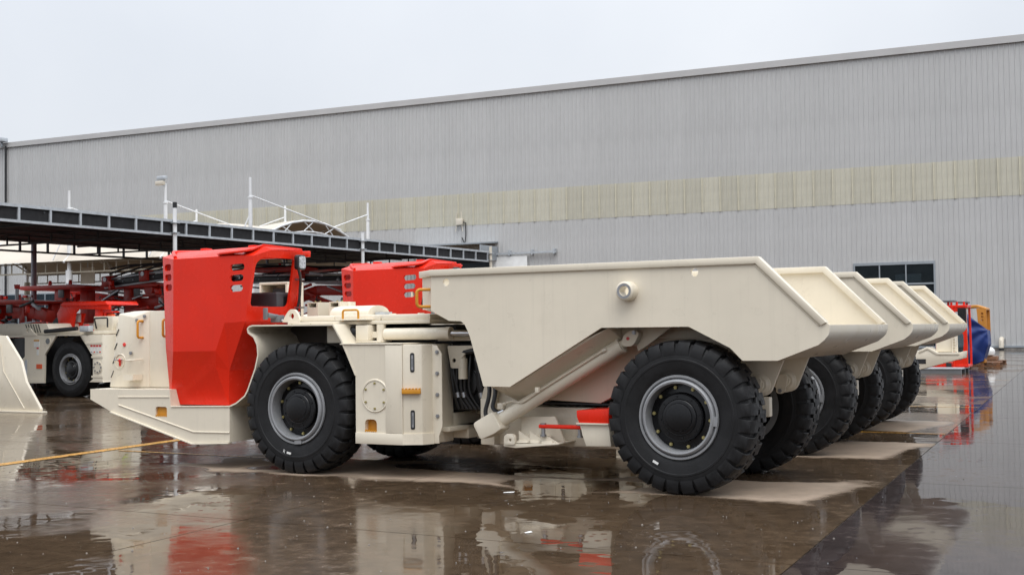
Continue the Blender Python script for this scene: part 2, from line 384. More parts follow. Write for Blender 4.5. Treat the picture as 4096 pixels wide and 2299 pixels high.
mab = sheet_mesh('cladding_sheet', zL1 - 5.16, CLAD)
mrib = G().box(0, 0.085, -0.052, -0.002, 0, zU0 - zL1 + 0.1).mesh('lap_strip', FRPR, smooth=0)
NW0, NW1 = -81, 9
for k in range(NW0, NW1):
    s = k * PW
    if not (-8 <= k < -4): ob('cladding_sheet', mlow, fac, (s, 0, zL0))
    else: ob('cladding_sheet', mab, fac, (s, 0, 5.16))
    ob('cladding_sheet', mup, fac, (s, 0.0, zU0))
    t_ = ob('translucent_panel', mtr, fac, (s, -0.012, zL1 - 0.08))
    if k > -50: ob('lap_strip', mrib, t_, (0, 0, 0))
X0, X1 = NW0 * PW, NW1 * PW
G().prism([(-0.16, 17.38), (-0.16, 17.80), (0.5, 17.86), (0.5, 17.38)], X0, X1, 'x').obj('parapet_flashing', CAPM, fac, bevel=0.01, seg=1)
G().box(X0, X1, 0.02, 26, 17.2, 17.36).obj('roof', CAPM, fac)
G().box(X0, X1, -0.10, 0.25, -0.3, 0.14).obj('plinth', CONC, fac, bevel=0.02)
G().box(X0, X1, -0.13, 0.0, 0.14, 0.24).obj('base_flashing', FRM, fac)
for sx_ in (X0, X1 - 0.1): G().box(sx_, sx_ + 0.1, 0.03, 26, 0, 17.3).obj('side_wall', CLAD, fac)
# big window on the right
wx0, wx1 = -8 * PW, -4 * PW
win = G()
for a, b, c, d in ((wx0, wx1, 5.02, 5.18), (wx0, wx0 + 0.09, 0.14, 5.02), (wx1 - 0.09, wx1, 0.14, 5.02), (wx0 + 0.09, wx1 - 0.09, 3.84, 3.93), (wx0 + 0.09, wx1 - 0.09, 1.9, 1.98)):
    win.box(a, b, -0.09, 0.02, c, d)
for mx in (wx0 + 1.5, wx0 + 3.0):
    for c, d in ((0.14, 1.9), (1.98, 3.84), (3.93, 5.02)): win.box(mx - 0.035, mx + 0.035, -0.07, 0.02, c, d)
win = win.obj('window', FRM, fac)
for i, (a, b) in enumerate(((wx0 + 0.09, wx0 + 1.465), (wx0 + 1.535, wx0 + 2.965), (wx0 + 3.035, wx1 - 0.09))):
    for c, d in ((0.14, 1.9), (1.98, 3.84), (3.93, 5.02)): G().box(a, b, -0.03, -0.02, c, d).obj('pane', GLS, win)
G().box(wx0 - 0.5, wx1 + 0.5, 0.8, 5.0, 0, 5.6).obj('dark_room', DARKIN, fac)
for k in range(5): G().box(-6.95, -5.5, 0.35, 0.75, 2.0 + k * 0.5, 2.48 + k * 0.5).obj('carton_stack', CART, fac, bevel=0.02)
# left low window strip
w2 = G().box(-82.0, -73.0, -0.12, 0, 0.3, 5.05).obj('window', FRM, fac)
for i in range(6): G().box(-81.9 + i * 1.5, -80.55 + i * 1.5, -0.16, -0.12, 0.4, 4.95).obj('pane', GLS, w2)
# downpipe with flood lamp at the left end
G().cyl((-78.9, -0.18, 0.2), (-78.9, -0.18, 17.5), 0.09, seg=8).obj('downpipe', BLK, fac)
tag_l = tag(G().box(-79.6, -78.6, -0.9, -0.2, 17.8, 18.15).box(-79.15, -79.05, -0.5, -0.3, 17.4, 17.8).obj('floodlight', GALV, None, bevel=0.04), 'small floodlight on the roof edge at the far left', 'floodlight')
tag_l.parent = None; tag_l.matrix_world = fac.matrix_basis.copy()
tag_l.location = (-8.35, 75, 0); tag_l.rotation_euler = (0, 0, R(3.05))
# door canopy, rail, sliding door
aw = G().prism([(-2.6, 7.2), (-2.6, 7.32), (0, 7.52), (0, 7.4)], -39.4, -32.9, 'x').box(-32.98, -32.9, -2.6, 0, 6.2, 7.15).obj('door_canopy', FRM, fac, bevel=0.01)
G().box(-39.2, -33.1, -0.08, -0.02, 0.2, 6.7).obj('door_opening', DARKIN, fac)
G().box(-33.0, -28.5, -0.30, -0.18, 6.58, 6.70).obj('door_rail', GALV, fac)
for xx in (-32, -30.3, -28.7): G().box(xx, xx + 0.12, -0.34, -0.02, 6.5, 6.85).obj('rail_bracket', GALV, fac)
G().box(-33.4, -30.65, -0.22, -0.12, 0.3, 6.45).obj('sliding_door', WHT, fac, bevel=0.01)
rt = thing('wireless_router', 'small white antenna box with dangling cable on the grey wall', 'antenna box', (-8.35, 75, 0), R(3.05))
G().box(-35.98, -35.5, -0.3, -0.05, 8.75, 9.2).obj('housing', PVC, rt, bevel=0.03)
for ax, az in ((-36.05, 8.3), (-35.5, 8.3), (-36.0, 9.2), (-35.55, 9.2)): G().cyl((ax, -0.2, az), (ax + (0.1 if ax < -35.8 else -0.06), -0.2, az + 0.5), 0.025, seg=6).obj('antenna', PVC, rt)
G().tube([(-35.5, -0.1, 8.95), (-35.32, -0.1, 8.9), (-35.3, -0.1, 8.2), (-35.34, -0.1, 7.7), (-35.42, -0.1, 7.45), (-35.5, -0.1, 7.65), (-35.62, -0.1, 7.9)], 0.035, 6).obj('cable', BLK, rt)
dp = thing('drain_pipe', 'short cream pipe spout at the foot of the grey wall', 'pipe', (-8.35, 75, 0), R(3.05))
G().tube([(-1.15, -0.05, 0.62), (-1.15, -0.32, 0.60), (-1.15, -0.42, 0.50), (-1.15, -0.45, 0.12)], 0.14, 12).obj('spout', PVC, dp)
G().cyl((-1.15, -0.45, 0.12), (-1.15, -0.45, -0.0), 0.145, 0.145, 12).obj('mouth', BLK, dp)

# ================================================================== MINE TRUCK (local: x along, front at -x; y across, near side -y; origin on the ground under the rear axle)
BOLT_Y = bolt_mesh('bolt', BRASS, 0.017, 0.016); BOLT_S = bolt_mesh('bolt', STL, 0.021, 0.014); BOLT_C = bolt_mesh('bolt', BRASS, 0.012, 0.012)
NL = 28
def tyre_mesh(name, lugs=True):
    g = G(); Rr = 0.662 if lugs else 0.675
    half = [(0.345, 0.165), (0.36, 0.188), (0.385, 0.197), (0.40, 0.204), (0.435, 0.214), (0.50, 0.2215), (0.505, 0.2255), (0.52, 0.2255), (0.525, 0.2215), (0.56, 0.2195), (0.60, 0.207), (0.632, 0.193), (Rr - 0.006, 0.178), (Rr, 0.155)]
    prof = [(r, -h) for r, h in half] + [(Rr + 0.004, 0.0)] + [(r, h) for r, h in reversed(half)]
    g.lathe(prof, 96)
    if lugs:
        pitch = 2 * math.pi / NL
        for side in (-1, 1):
            for i in range(NL):
                a0 = i * pitch + (0.5 * pitch if side > 0 else 0)
                # outline of one lug: (across, angle offset) down from near the centre line to the shoulder, zig-zag edges
                st = [(-0.006, -0.10, 0.70, 0.689, 0.650), (0.050, -0.12, 0.68, 0.690, 0.650), (0.070, -0.40, 0.40, 0.690, 0.650), (0.125, -0.40, 0.38, 0.690, 0.650), (0.182, -0.40, 0.39, 0.685, 0.645), (0.203, -0.40, 0.39, 0.672, 0.640), (0.2165, -0.40, 0.40, 0.642, 0.622), (0.2240, -0.41, 0.41, 0.605, 0.595), (0.2230, -0.46, 0.46, 0.570, 0.56)]
                V = []
                for (yy, aa, ab, ro, ri) in st:
                    ch = 0.05
                    for (ang, rr) in ((aa + 0.0, ri), (aa + 0.02, ro - 0.006), (aa + ch, ro), (ab - ch, ro), (ab - 0.02, ro - 0.006), (ab, ri)):
                        t = a0 + ang * pitch; V.append((rr * math.cos(t), side * yy, rr * math.sin(t)))
                F = []
                for k in range(len(st) - 1):
                    for q in range(5): F.append((k * 6 + q, k * 6 + q + 1, k * 6 + 7 + q, k * 6 + 6 + q))
                F.append(tuple(range(6))); F.append(tuple(len(V) - 6 + q for q in range(6)))
                g.faces(V, F)
    return g.mesh(name, RUB, smooth=32)
def rim_mesh(name):
    # outer face towards -y
    g = G()
    g.lathe([(0.350, -0.15), (0.350, -0.205), (0.358, -0.214), (0.372, -0.214), (0.378, -0.200), (0.372, -0.188), (0.352, -0.186), (0.345, -0.196), (0.336, -0.222), (0.322, -0.230), (0.306, -0.226), (0.298, -0.19), (0.292, -0.06), (0.300, 0.02), (0.30, 0.18), (0.37, 0.20)], 72)
    g.box(0.335, 0.372, -0.224, -0.20, -0.035, 0.05)          # lock ring key
    return g.mesh(name, SILV, smooth=40)
def hub_mesh(name):
    g = G()
    g.lathe([(0.300, -0.100), (0.24, -0.105), (0.222, -0.110), (0.217, -0.155), (0.205, -0.166), (0.165, -0.170), (0.158, -0.183), (0.150, -0.188), (0.128, -0.190), (0.122, -0.200), (0.112, -0.204), (0.0, -0.206)], 56)
    for i in range(8):
        a = 2 * math.pi * (i + 0.3) / 8; g.cyl((0.185 * math.cos(a), -0.16, 0.185 * math.sin(a)), (0.185 * math.cos(a), -0.176, 0.185 * math.sin(a)), 0.009, seg=6)
    return g.mesh(name, HUBM, smooth=35)
TYRE = tyre_mesh('tyre'); TYRES = tyre_mesh('tyre', False); RIM = rim_mesh('wheel'); HUB = hub_mesh('hub')
def text_mesh(body, size, m, name='chalk_mark'):
    cu = bpy.data.curves.new(name, 'FONT'); cu.body = body; cu.size = size; cu.extrude = 0.0005; cu.align_x = 'CENTER'; cu.align_y = 'CENTER'
    o = bpy.data.objects.new(name, cu); COL.objects.link(o); bpy.context.view_layer.update()
    me = bpy.data.meshes.new_from_object(o.evaluated_get(bpy.context.evaluated_depsgraph_get())); bpy.data.objects.remove(o); bpy.data.curves.remove(cu)
    me.materials.clear(); me.materials.append(m); return me
STK = G().box(-0.028, 0.028, -0.002, 0.0, -0.011, 0.011).mesh('sticker', STICK, smooth=0)
def wheel(parent, x, y, z=0.686, spin=0.0, smooth=False, marks=None):
    sgn = 1 if y < 0 else -1
    w = ob('wheel', RIM, parent, (x, y, z), (0, spin, 0 if sgn > 0 else math.pi))
    ob('tyre', TYRES if smooth else TYRE, w); ob('hub', HUB, w)
    for i in range(10):
        a = 2 * math.pi * i / 10; ob('bolt', BOLT_Y, w, (0.268 * math.cos(a), -0.103, 0.268 * math.sin(a)), (0, random.random(), 0))
    if marks:
        for (ang, rr, kind) in marks:
            a = R(ang) + spin; p = (rr * math.cos(a), -0.2275, rr * math.sin(a))
            if kind == 'stk': ob('sticker', STK, w, p, (0, -(a + math.pi / 2), 0))
            else: ob('chalk_mark', text_mesh(kind, 0.05, STICK), w, p, (math.pi / 2, -(a + math.pi / 2), 0))
    return w

def offset_poly(pts, d):
    out = []
    for i, p in enumerate(pts):
        p = Vector(p); a = Vector(pts[max(i - 1, 0)]); b = Vector(pts[min(i + 1, len(pts) - 1)])
        t1 = (p - a).normalized() if i > 0 else (b - p).normalized(); t2 = (b - p).normalized() if i < len(pts) - 1 else t1
        n1 = Vector((t1.y, -t1.x)); n2 = Vector((t2.y, -t2.x)); n = (n1 + n2).normalized()
        out.append(tuple(p + n * (d / max(0.5, n.dot(n1)))))
    return out
def handle(pts, r, parent, m=None, name='grab_handle'):
    P = rounded(pts, 0.035, 4) if len(pts[0]) == 2 else pts
    return G().tube(P, r, 10).obj(name, m or ORA, parent)
def bend(pts, r=0.03, seg=4):
    # rounded open 3D polyline
    out = [Vector(pts[0])]
    for i in range(1, len(pts) - 1):
        p = Vector(pts[i]); a = Vector(pts[i - 1]) - p; b = Vector(pts[i + 1]) - p; k = min(r, a.length * .45, b.length * .45)
        a = p + a.normalized() * k; b = p + b.normalized() * k
        for j in range(seg + 1):
            t = j / seg; out.append((1 - t) ** 2 * a + 2 * t * (1 - t) * p + t * t * b)
    out.append(Vector(pts[-1])); return out

def make_truck():
    T = ob('mine_truck', None); front = []
    # ---------- dump body
    low = [(1.388, 1.49), (1.386, 1.44), (1.372, 1.40), (1.344, 1.368), (1.29, 1.325), (0.94, 1.196), (0.63, 1.196), (0.52, 1.306), (0.14, 1.497), (-0.705, 1.497), (-1.67, 0.948), (-1.96, 0.952), (-2.102, 1.42), (-2.152, 1.52), (-2.205, 1.582), (-2.34, 1.588), (-2.53, 1.69)]
    up = offset_poly(low, -0.03)
    up = [(x, max(z, 0.0)) for x, z in offset_poly(low, 0.03)]
    body = G().prism(low + up[::-1], -1.105, 1.105).obj('dump_body', CREAM, T, smooth=30)
    side = [(-2.545, 2.06), (0.775, 2.06), (1.366, 1.505), (1.388, 1.49), (1.387, 1.44), (1.373, 1.40), (1.344, 1.366), (1.29, 1.323), (0.94, 1.191), (0.629, 1.191), (0.518, 1.302), (0.14, 1.491), (-0.708, 1.492), (-1.675, 0.941), (-1.966, 0.944), (-2.108, 1.418), (-2.135, 1.48), (-2.17, 1.545), (-2.212, 1.575), (-2.345, 1.58), (-2.555, 1.683)]
    holes = [circ(-2.376, 1.958, 0.036), circ(0.204, 1.968, 0.036), circ(-0.428, 1.819, 0.045)]
    for sgn in (-1, 1):
        a, b = (-1.13, -1.104) if sgn < 0 else (1.104, 1.13)
        G().prism(side, a, b, holes=holes).obj('side_plate', CREAM, body, bevel=0.0, smooth=20)
        # rim rail along the top and the sloping tail edge
        a, b = (-1.152, -1.062) if sgn < 0 else (1.062, 1.152)
        rail = [(-2.56, 2.024), (-2.56, 2.087), (0.788, 2.087), (1.366, 1.512), (1.318, 1.487), (0.762, 2.028), (0.755, 2.024)]
        G().prism(rail, a, b).obj('rim_rail', CREAM, body, bevel=0.006)
        G().tube([(-2.53, sgn * 1.131, 2.02), (0.745, sgn * 1.131, 2.02), (1.30, sgn * 1.131, 1.483)], 0.006, 6).obj('weld_bead', CREAM, body)
        # trunnion ring
        y = sgn * 1.13
        G().lathe([(0.046, 0), (0.046, sgn * 0.11), (0.072, sgn * 0.11), (0.086, sgn * 0.10), (0.092, sgn * 0.0)], 32, c=(-0.428, y, 1.819)).obj('trunnion_ring', [CREAM], body)
        G().lathe([(0.047, sgn * 0.112), (0.068, sgn * 0.112)], 32, c=(-0.428, y, 1.819)).obj('bush_face', STL, body)
    fw = [(-2.545, -1.118), (-2.80, -0.90), (-2.80, 0.90), (-2.545, 1.118), (-2.52, 1.10), (-2.77, 0.885), (-2.77, -0.885), (-2.52, -1.10)]
    G().prism(fw, 1.70, 2.03, 'z').obj('front_wall', CREAM, body)
    fr = [(-2.552, -1.148), (-2.835, -0.91), (-2.835, 0.91), (-2.552, 1.148), (-2.552, 1.06), (-2.75, 0.87), (-2.75, -0.87), (-2.552, -1.06)]
    G().prism(fr, 2.022, 2.0855, 'z').obj('rim_rail', CREAM, body, bevel=0.005)
    G().hull([(-2.54, -1.11, 1.70), (-2.79, -.89, 1.70), (-2.79, .89, 1.70), (-2.54, 1.11, 1.70), (-2.3, -1.05, 1.60), (-2.3, 1.05, 1.60), (-2.55, -.8, 1.62), (-2.55, .8, 1.62)]).obj('front_skirt', CREAM, body)
    G().tube(bend([(-2.60, -1.07, 1.895), (-2.70, -1.16, 1.895), (-2.70, -1.16, 1.725), (-2.60, -1.07, 1.725)], 0.04), 0.016, 10).obj('grab_handle', ORA, body)
    # tapering belly under the sloping floor
    bl = [(-0.66, 1.492), (-1.66, 0.944), (-1.93, 0.944), (-1.80, 0.77), (-1.58, 0.775), (-0.62, 1.33)]
    G().hull([(x, s_ * (1.08 if i < 3 else 0.70), z) for i, (x, z) in enumerate(bl) for s_ in (-1, 1)]).obj('belly', CREAM, body, bevel=0.008)
    G().box(-0.6, 0.35, -0.62, 0.62, 1.38, 1.496).obj('cross_beam', CREAM, body, bevel=0.01)
    # tail underside stiffener and hinge brackets
    for s_ in (-1, 1):
        y = 0.42 * s_
        P = rounded([(0.20, 1.215), (0.98, 1.215), (0.79, 1.19), (0.655, 0.865), (0.52, 0.83), (0.43, 0.90)], [0, 0, 0.02, 0.05, 0.05, 0.06])
        hb = G().prism(P, y - 0.02, y + 0.02).obj('hinge_bracket', CREAM, T, bevel=0.004)
        for yy in (-1, 1):
            G().lathe([(0.0, yy * 0.06), (0.045, yy * 0.06), (0.05, yy * 0.05), (0.07, yy * 0.05), (0.085, yy * 0.035), (0.10, yy * 0.03), (0.105, 0.0)], 28, c=(0.56, y, 0.955)).obj('hinge_boss', CREAM, hb)
        G().prism(rounded([(0.50, 1.02), (0.60, 1.02), (0.56, 0.83), (0.47, 0.83)], 0.05), y - 0.085, y - 0.062).obj('keeper_plate', CREAM, hb)
        ob('bolt', BOLT_S, hb, (0.515, y - 0.085, 0.86))
    G().box(0.40, 0.65, -0.445, -0.36, 0.66, 0.84).obj('tail_block', CREAM, T, bevel=0.01)
    # ---------- rear chassis
    ch = [(-2.18, 0.33), (-2.18, 0.98), (-2.02, 1.02), (-1.86, 0.78), (-1.70, 0.715), (-0.95, 0.715), (-0.78, 0.84), (0.18, 0.90), (0.26, 0.86), (0.26, 0.60), (0.2, 0.55), (-0.7, 0.345), (-1.3, 0.335)]
    chas = G().prism(ch, -0.52, 0.52).obj('rear_chassis', CREAM, T, bevel=0.008)
    G().prism([(-1.62, 0.79), (-0.98, 0.765), (-0.74, 0.885), (0.38, 0.93), (0.38, 1.42), (-0.60, 1.42)], -0.58, 0.58).obj('sub_frame', CREAM, chas, bevel=0.008)
    G().box(-1.62, -0.9, -0.555, 0.555, 0.745, 0.762).obj('rubber_pad', BLK, chas)
    G().cyl((0, -0.7, 0.686), (0, 0.7, 0.686), 0.13).obj('rear_axle', BLK, T)
    G().lathe([(0.0, -0.24), (0.14, -0.2), (0.22, -0.1), (0.24, 0.0), (0.22, 0.1), (0.14, 0.2), (0.0, 0.24)], 24, c=(0, 0, 0.686)).obj('differential', BLK, T)
    for s_ in (-1, 1):
        # hoist cylinder
        y = 0.85 * s_; a = Vector((-1.945, y, 0.59)); b = Vector((-0.60, y, 1.345)); d = (b - a).normalized(); n = Vector((-d.z, 0, d.x))
        cy = G().cyl(a, b - d * 0.03, 0.072, seg=28).cyl(b - d * 0.06, b - d * 0.028, 0.077, seg=28).obj('hoist_cylinder', CREAM, T, smooth=40)
        G().cyl(b - d * 0.03, b + d * 0.09, 0.042, seg=20).obj('rod', CREAM, cy)
        e = b + d * 0.09
        G().prism(rounded([(e.x - 0.085, e.z - 0.075), (e.x + 0.03, e.z - 0.075), (e.x + 0.10, e.z + 0.06), (e.x + 0.01, e.z + 0.085), (e.x - 0.08, e.z + 0.02)], 0.05), y - 0.055, y + 0.055).obj('rod_eye', CREAM, cy, bevel=0.006)
        G().cyl((e.x - 0.02, y - 0.06, e.z), (e.x - 0.02, y + 0.06, e.z), 0.016, seg=12).obj('pin', REDP, cy)
        ob('bolt', BOLT_S, cy, (e.x + 0.045, y - 0.056, e.z + 0.055))
        G().prism([(e.x - 0.35, 1.50), (e.x - 0.22, 1.39), (e.x - 0.1, 1.40), (e.x - 0.02, 1.43), (e.x + 0.03, 1.27), (e.x + 0.12, 1.32), (e.x + 0.38, 1.50)], y + 0.06, y + 0.09).obj('upper_bracket', CREAM, cy, bevel=0.004)
        # lower end block
        q = a + d * 0.04
        blk = [q + n * 0.095, q - n * 0.095, q - n * 0.10 - d * 0.10, q - n * 0.08 - d * 0.26, q + n * 0.10 - d * 0.26]
        G().prism(rounded([(p.x, p.z) for p in blk], [0.03, 0.02, 0.02, 0.03, 0.04]), y - 0.125, y + 0.07).obj('end_block', CREAM, cy, bevel=0.008)
        # oil pipe on the barrel
        off = Vector((0, -0.062 * 1, 0)) + n * 0.048
        p0 = a + d * 0.16 + n * 0.115 + Vector((0, -.02, 0)); p1 = a + d * 0.24 + n * 0.10 + Vector((0, -.03, 0)); p2 = a + d * 0.34 + n * 0.02 + Vector((0, -.085, 0)); p3 = a + d * 0.60 + n * 0.03 + Vector((0, -.085, 0)); p4 = b - d * 0.20 + n * 0.03 + Vector((0, -.085, 0))
        G().tube(bend([p0, p1, p2, p3, p4], 0.05), 0.0115, 8).obj('oil_pipe', CREAM, cy)
        G().cyl(p4 + Vector((0, -.004, 0)), p4 + d * 0.035 + Vector((0, .01, 0)), 0.02, seg=12).obj('pipe_fitting', CREAM, cy)
        G().box(-0.02, 0.02, -0.10, -0.06, -0.025, 0.025, Matrix.Translation(p3)).obj('pipe_clamp', CREAM, cy, bevel=0.003)
        G().cyl(p0 + n * 0.0, p0 - d * 0.07 + n * 0.01, 0.018, seg=10).box(-.03, .03, -.03, .03, -.03, .03, Matrix.Translation(p0 - d * 0.06)).obj('pipe_fitting', CREAM, cy, bevel=0.004)
        # red step, its mud plate and the red rail in front of it
        yo = s_ * 0.97; yi = s_ * 0.52
        ya, yb = min(yo, yi), max(yo, yi)
        st = G().prism([(-1.05, 0.72), (-0.72, 0.735), (-0.72, 0.605), (-1.025, 0.60), (-1.05, 0.66)], ya, yb).obj('step', RED, T, bevel=0.006)
        G().prism([(-1.035, 0.602), (-0.73, 0.602), (-0.71, 0.39), (-0.965, 0.385), (-0.99, 0.45)], ya + 0.02, yb - 0.02).obj('mud_plate', CREAM, st, bevel=0.006)
        G().box(-1.05, -0.72, ya - 0.012, yb, 0.592, 0.606).obj('plate_edge', CREAM, st)
        yr = s_ * 0.86
        rl = G().box(-1.50, -1.03, yr - 0.03, yr + 0.03, 0.535, 0.572).obj('guard_rail', RED, T, bevel=0.01)
        for xx in (-1.46, -1.07): G().cyl((xx, yr, 0.47), (xx, yr, 0.535), 0.02, seg=10).cyl((xx, yr, 0.455), (xx, yr, 0.475), 0.03, seg=12).cyl((xx, yr, 0.572), (xx, yr, 0.583), 0.03, seg=12).obj('rail_stud', STL, rl)
        # tie-down foot under the cylinder
        yf = s_ * 0.90; yk = s_ * 0.5; ya, yb = min(yf, yk), max(yf, yk)
        ft = G().prism([(-1.88, 0.35), (-1.75, 0.338), (-1.28, 0.385), (-1.28, 0.40), (-1.88, 0.372)], ya, yb).obj('tie_down_foot', CREAM, T, bevel=0.004)
        G().prism(rounded([(-1.865, 0.37), (-1.865, 0.45), (-1.835, 0.475), (-1.765, 0.475), (-1.745, 0.45), (-1.745, 0.37)], 0.02), s_ * 0.90 - 0.02, s_ * 0.90 + 0.02, holes=[circ(-1.795, 0.415, 0.014, 12)]).obj('eye_plate', CREAM, ft, bevel=0.003)
        for gx in (-1.74, -1.62, -1.50): G().faces([(gx, yf, 0.39), (gx + 0.16, yf, 0.39), (gx, yf * 0.72, 0.50), (gx + .012, yf, 0.39), (gx + 0.012, yf * .72, 0.50)], [(0, 1, 2)]).prism([(gx, 0.39), (gx + 0.20, 0.39), (gx, 0.50)], yf * 0.93 - 0.006, yf * 0.93 + 0.006).obj('rib', CREAM, ft)
        G().prism([(-1.77, 0.40), (-1.77, 0.60), (-1.80, 0.615), (-1.80, 0.628), (-1.40, 0.64), (-1.30, 0.40)], s_ * 0.72 - 0.012, s_ * 0.72 + 0.012).obj('web_plate', CREAM, ft)
        wheel(T, 0.02, s_ * 0.905, spin=0.1 if s_ < 0 else 0.3, marks=[(-118, 0.455, 'stk')] if s_ < 0 else None)
    # ---------- articulation joint
    hinge = G().box(-2.32, -2.16, -0.30, 0.30, 0.33, 1.0).obj('hinge_frame', CREAM, T, bevel=0.008)
    for z in (0.345, 0.455, 0.60): G().hull([(-2.62, -0.14, z), (-2.62, 0.14, z), (-2.16, -0.46, z), (-2.16, 0.46, z), (-2.62, -0.14, z + .045), (-2.62, 0.14, z + .045), (-2.16, -0.46, z + .045), (-2.16, 0.46, z + .045)]).obj('hinge_plate', CREAM, hinge, bevel=0.006)
    G().cyl((-2.5, 0, 0.34), (-2.5, 0, 0.72), 0.08).obj('hinge_pin', STL, hinge)
    G().box(-2.30, -2.14, -0.62, -0.30, 0.33, 0.80).obj('hinge_cheek', CREAM, hinge, bevel=0.01)
    G().prism([(-2.30, 0.80), (-2.14, 0.80), (-2.10, 1.05), (-2.22, 1.05)], -0.60, -0.50).obj('hinge_horn', CREAM, hinge, bevel=0.006)
    front.append(G().box(-3.2, -2.62, -0.32, 0.32, 0.36, 0.50).box(-3.0, -2.62, -0.7, 0.7, 0.455, 0.50).box(-2.75, -2.72, -0.6, 0.6, 0.5, 0.63).obj('front_hinge_frame', CREAM, T, bevel=0.006))
    hz = []
    for k, P in enumerate(([(-2.55, -0.62, 1.26), (-2.30, -0.66, 1.28), (-2.12, -0.66, 1.22)], [(-2.30, -0.70, 1.2), (-2.16, -0.78, 1.05), (-2.06, -0.84, 0.92), (-2.06, -0.86, 0.82), (-2.10, -0.87, 0.68), (-2.08, -0.87, 0.61)], [(-2.28, -0.68, 1.22), (-2.12, -0.78, 1.04), (-1.99, -0.84, 0.90), (-2.0, -0.86, 0.80), (-2.02, -0.87, 0.72), (-1.95, -0.87, 0.665)], [(-2.28, -0.55, 1.1), (-2.36, -0.5, 0.9), (-2.33, -0.48, 0.75), (-2.26, -0.46, 0.6)])):
        h = G().tube(bend(P, 0.12, 5), 0.021 if k else 0.03, 10).obj('hydraulic_hose', RUBH, T)
        if k in (1, 2):
            e = Vector(P[-1]); G().cyl(e, e + Vector((0.07, 0, 0.03)), 0.024, seg=10).obj('hose_fitting', CHROME, h)
    G().box(-2.36, -2.28, -0.42, -0.34, 0.62, 0.92).obj('grey_valve', PLAST, T, bevel=0.008)
    G().cyl((-2.55, 0.0, 0.62), (-2.1, 0, 0.66), 0.07).obj('drive_shaft', BLK, T)

    # ================= FRONT HALF
    def F(o): front.append(o); return o
    # bumper deck
    dk = [(-7.338, 0.855), (-7.338, 0.735), (-7.006, 0.60), (-5.734, 0.275), (-5.205, 0.30), (-5.205, 0.681), (-6.068, 0.668), (-6.085, 0.863)]
    st_hole = rounded([(-6.30, 0.562), (-6.30, 0.668), (-6.126, 0.668), (-6.126, 0.562)], [0, .03, .03, 0], 3)
    deck = F(G().prism(dk, -1.05, 1.05).obj('bumper_deck', CREAM, T))
    for s_ in (-1, 1):
        a, b = (-1.08, -1.052) if s_ < 0 else (1.052, 1.08)
        G().prism(dk, a, b, holes=[st_hole]).obj('side_plate', CREAM, deck, smooth=20)
        rx = G(); rx.box(-6.30, -6.126, s_ * 1.078, s_ * 1.0515, 0.556, 0.560)
        G().box(-6.31, -6.116, min(s_ * 1.0515, s_ * 1.054), max(s_ * 1.0515, s_ * 1.054), 0.555, 0.675).obj('step_pocket', ORA, deck)
        tr = G()
        for k in range(6): tr.box(-6.298 + k * 0.03, -6.280 + k * 0.03, min(s_ * 1.082, s_ * 1.05), max(s_ * 1.082, s_ * 1.05), 0.556, 0.574)
        tr.obj('step_teeth', ORA, deck)
        yy = s_ * 1.084; P = [(-6.88, yy, 0.678), (-5.725, yy, 0.398), (-5.205, yy, 0.404)]
        G().tube(P, 0.008, 6).obj('weld_bead', CREAM, deck)
        G().tube([(-6.88, yy, 0.768), (-6.092, yy, 0.780)], 0.006, 6).obj('weld_bead', CREAM, deck)
        G().prism([(-7.0, 0.585), (-5.734, 0.256), (-5.21, 0.283), (-5.21, 0.297), (-5.734, 0.273), (-7.0, 0.602)], s_ * 1.07 - 0.035, s_ * 1.07 + 0.035).obj('bottom_flange', CREAM, deck, bevel=0.004)
        G().tube([(-6.06, yy, 0.672), (-5.205, yy, 0.688)], 0.008, 6).obj('weld_bead', CREAM, deck)
    F(G().box(-6.08, -4.95, -0.45, 0.45, 0.35, 1.05).obj('front_chassis', CREAM, T, bevel=0.01))
    # nose box in front of the cab
    nb = [(-7.30, -0.82, .865), (-6.99, -0.85, .865), (-6.72, -0.75, .865), (-6.72, 0.75, .865), (-6.99, 0.85, .865), (-7.30, 0.82, .865)]
    nt_ = [(-7.19, -0.78, 1.735), (-6.90, -0.82, 1.69), (-6.73, -0.74, 1.765), (-6.73, 0.74, 1.765), (-6.90, 0.82, 1.69), (-7.19, 0.78, 1.735), (-7.12, -0.60, 1.768), (-7.12, 0.60, 1.768), (-6.86, -0.70, 1.768), (-6.86, 0.7, 1.768)]
    nose = F(G().hull(nb + nt_).obj('nose_box', CREAM, T, bevel=0.012))
    G().box(-6.725, -6.0, -0.745, 0.745, 0.866, 1.762).obj('rear_box', CREAM, nose, bevel=0.01)
    # round recess with the red valve
    def onn(x, z): return Vector((x, -0.835 + (z - 0.865) * 0.05 - (x + 7.15) * 0.12, z))
    ca = onn(-7.115, 1.17); nn = Vector((-0.10, -1, 0.05)).normalized()
    G().lathe([(0.078, 0.03), (0.080, -0.008), (0.090, -0.010), (0.096, 0.0)], 32, c=ca).obj('recess_ring', CREAM, nose)
    G().cyl(ca + nn * 0.001, ca + nn * 0.006, 0.079, seg=32).obj('recess', CREAMIN, nose)
    G().cyl(ca + Vector((0.0, -0.01, -.05)), ca + Vector((0.03, -0.04, 0.03)), 0.014, seg=10).box(-.01, .035, -.04, -.015, .005, .025, Matrix.Translation(ca)).obj('valve', BEACON, nose, bevel=0.004)
    G().cyl(ca + Vector((-0.06, -0.035, 0.02)), ca + Vector((0.07, -0.035, 0.025)), 0.007, seg=8).obj('valve_pin', CHROME, nose)
    pr = onn(-7.05, 1.37); G().cyl(pr, pr + nn * 0.012, 0.022, seg=16).obj('reflector', BEACON, nose)
    for (x, y, z) in ((-6.86, -0.80, 1.655), (-6.77, -0.768, 1.70), (-6.93, -0.83, 1.27)): ob('bolt', BOLT_S, nose, (x, y - 0.008, z), (0, 0, R(20)))
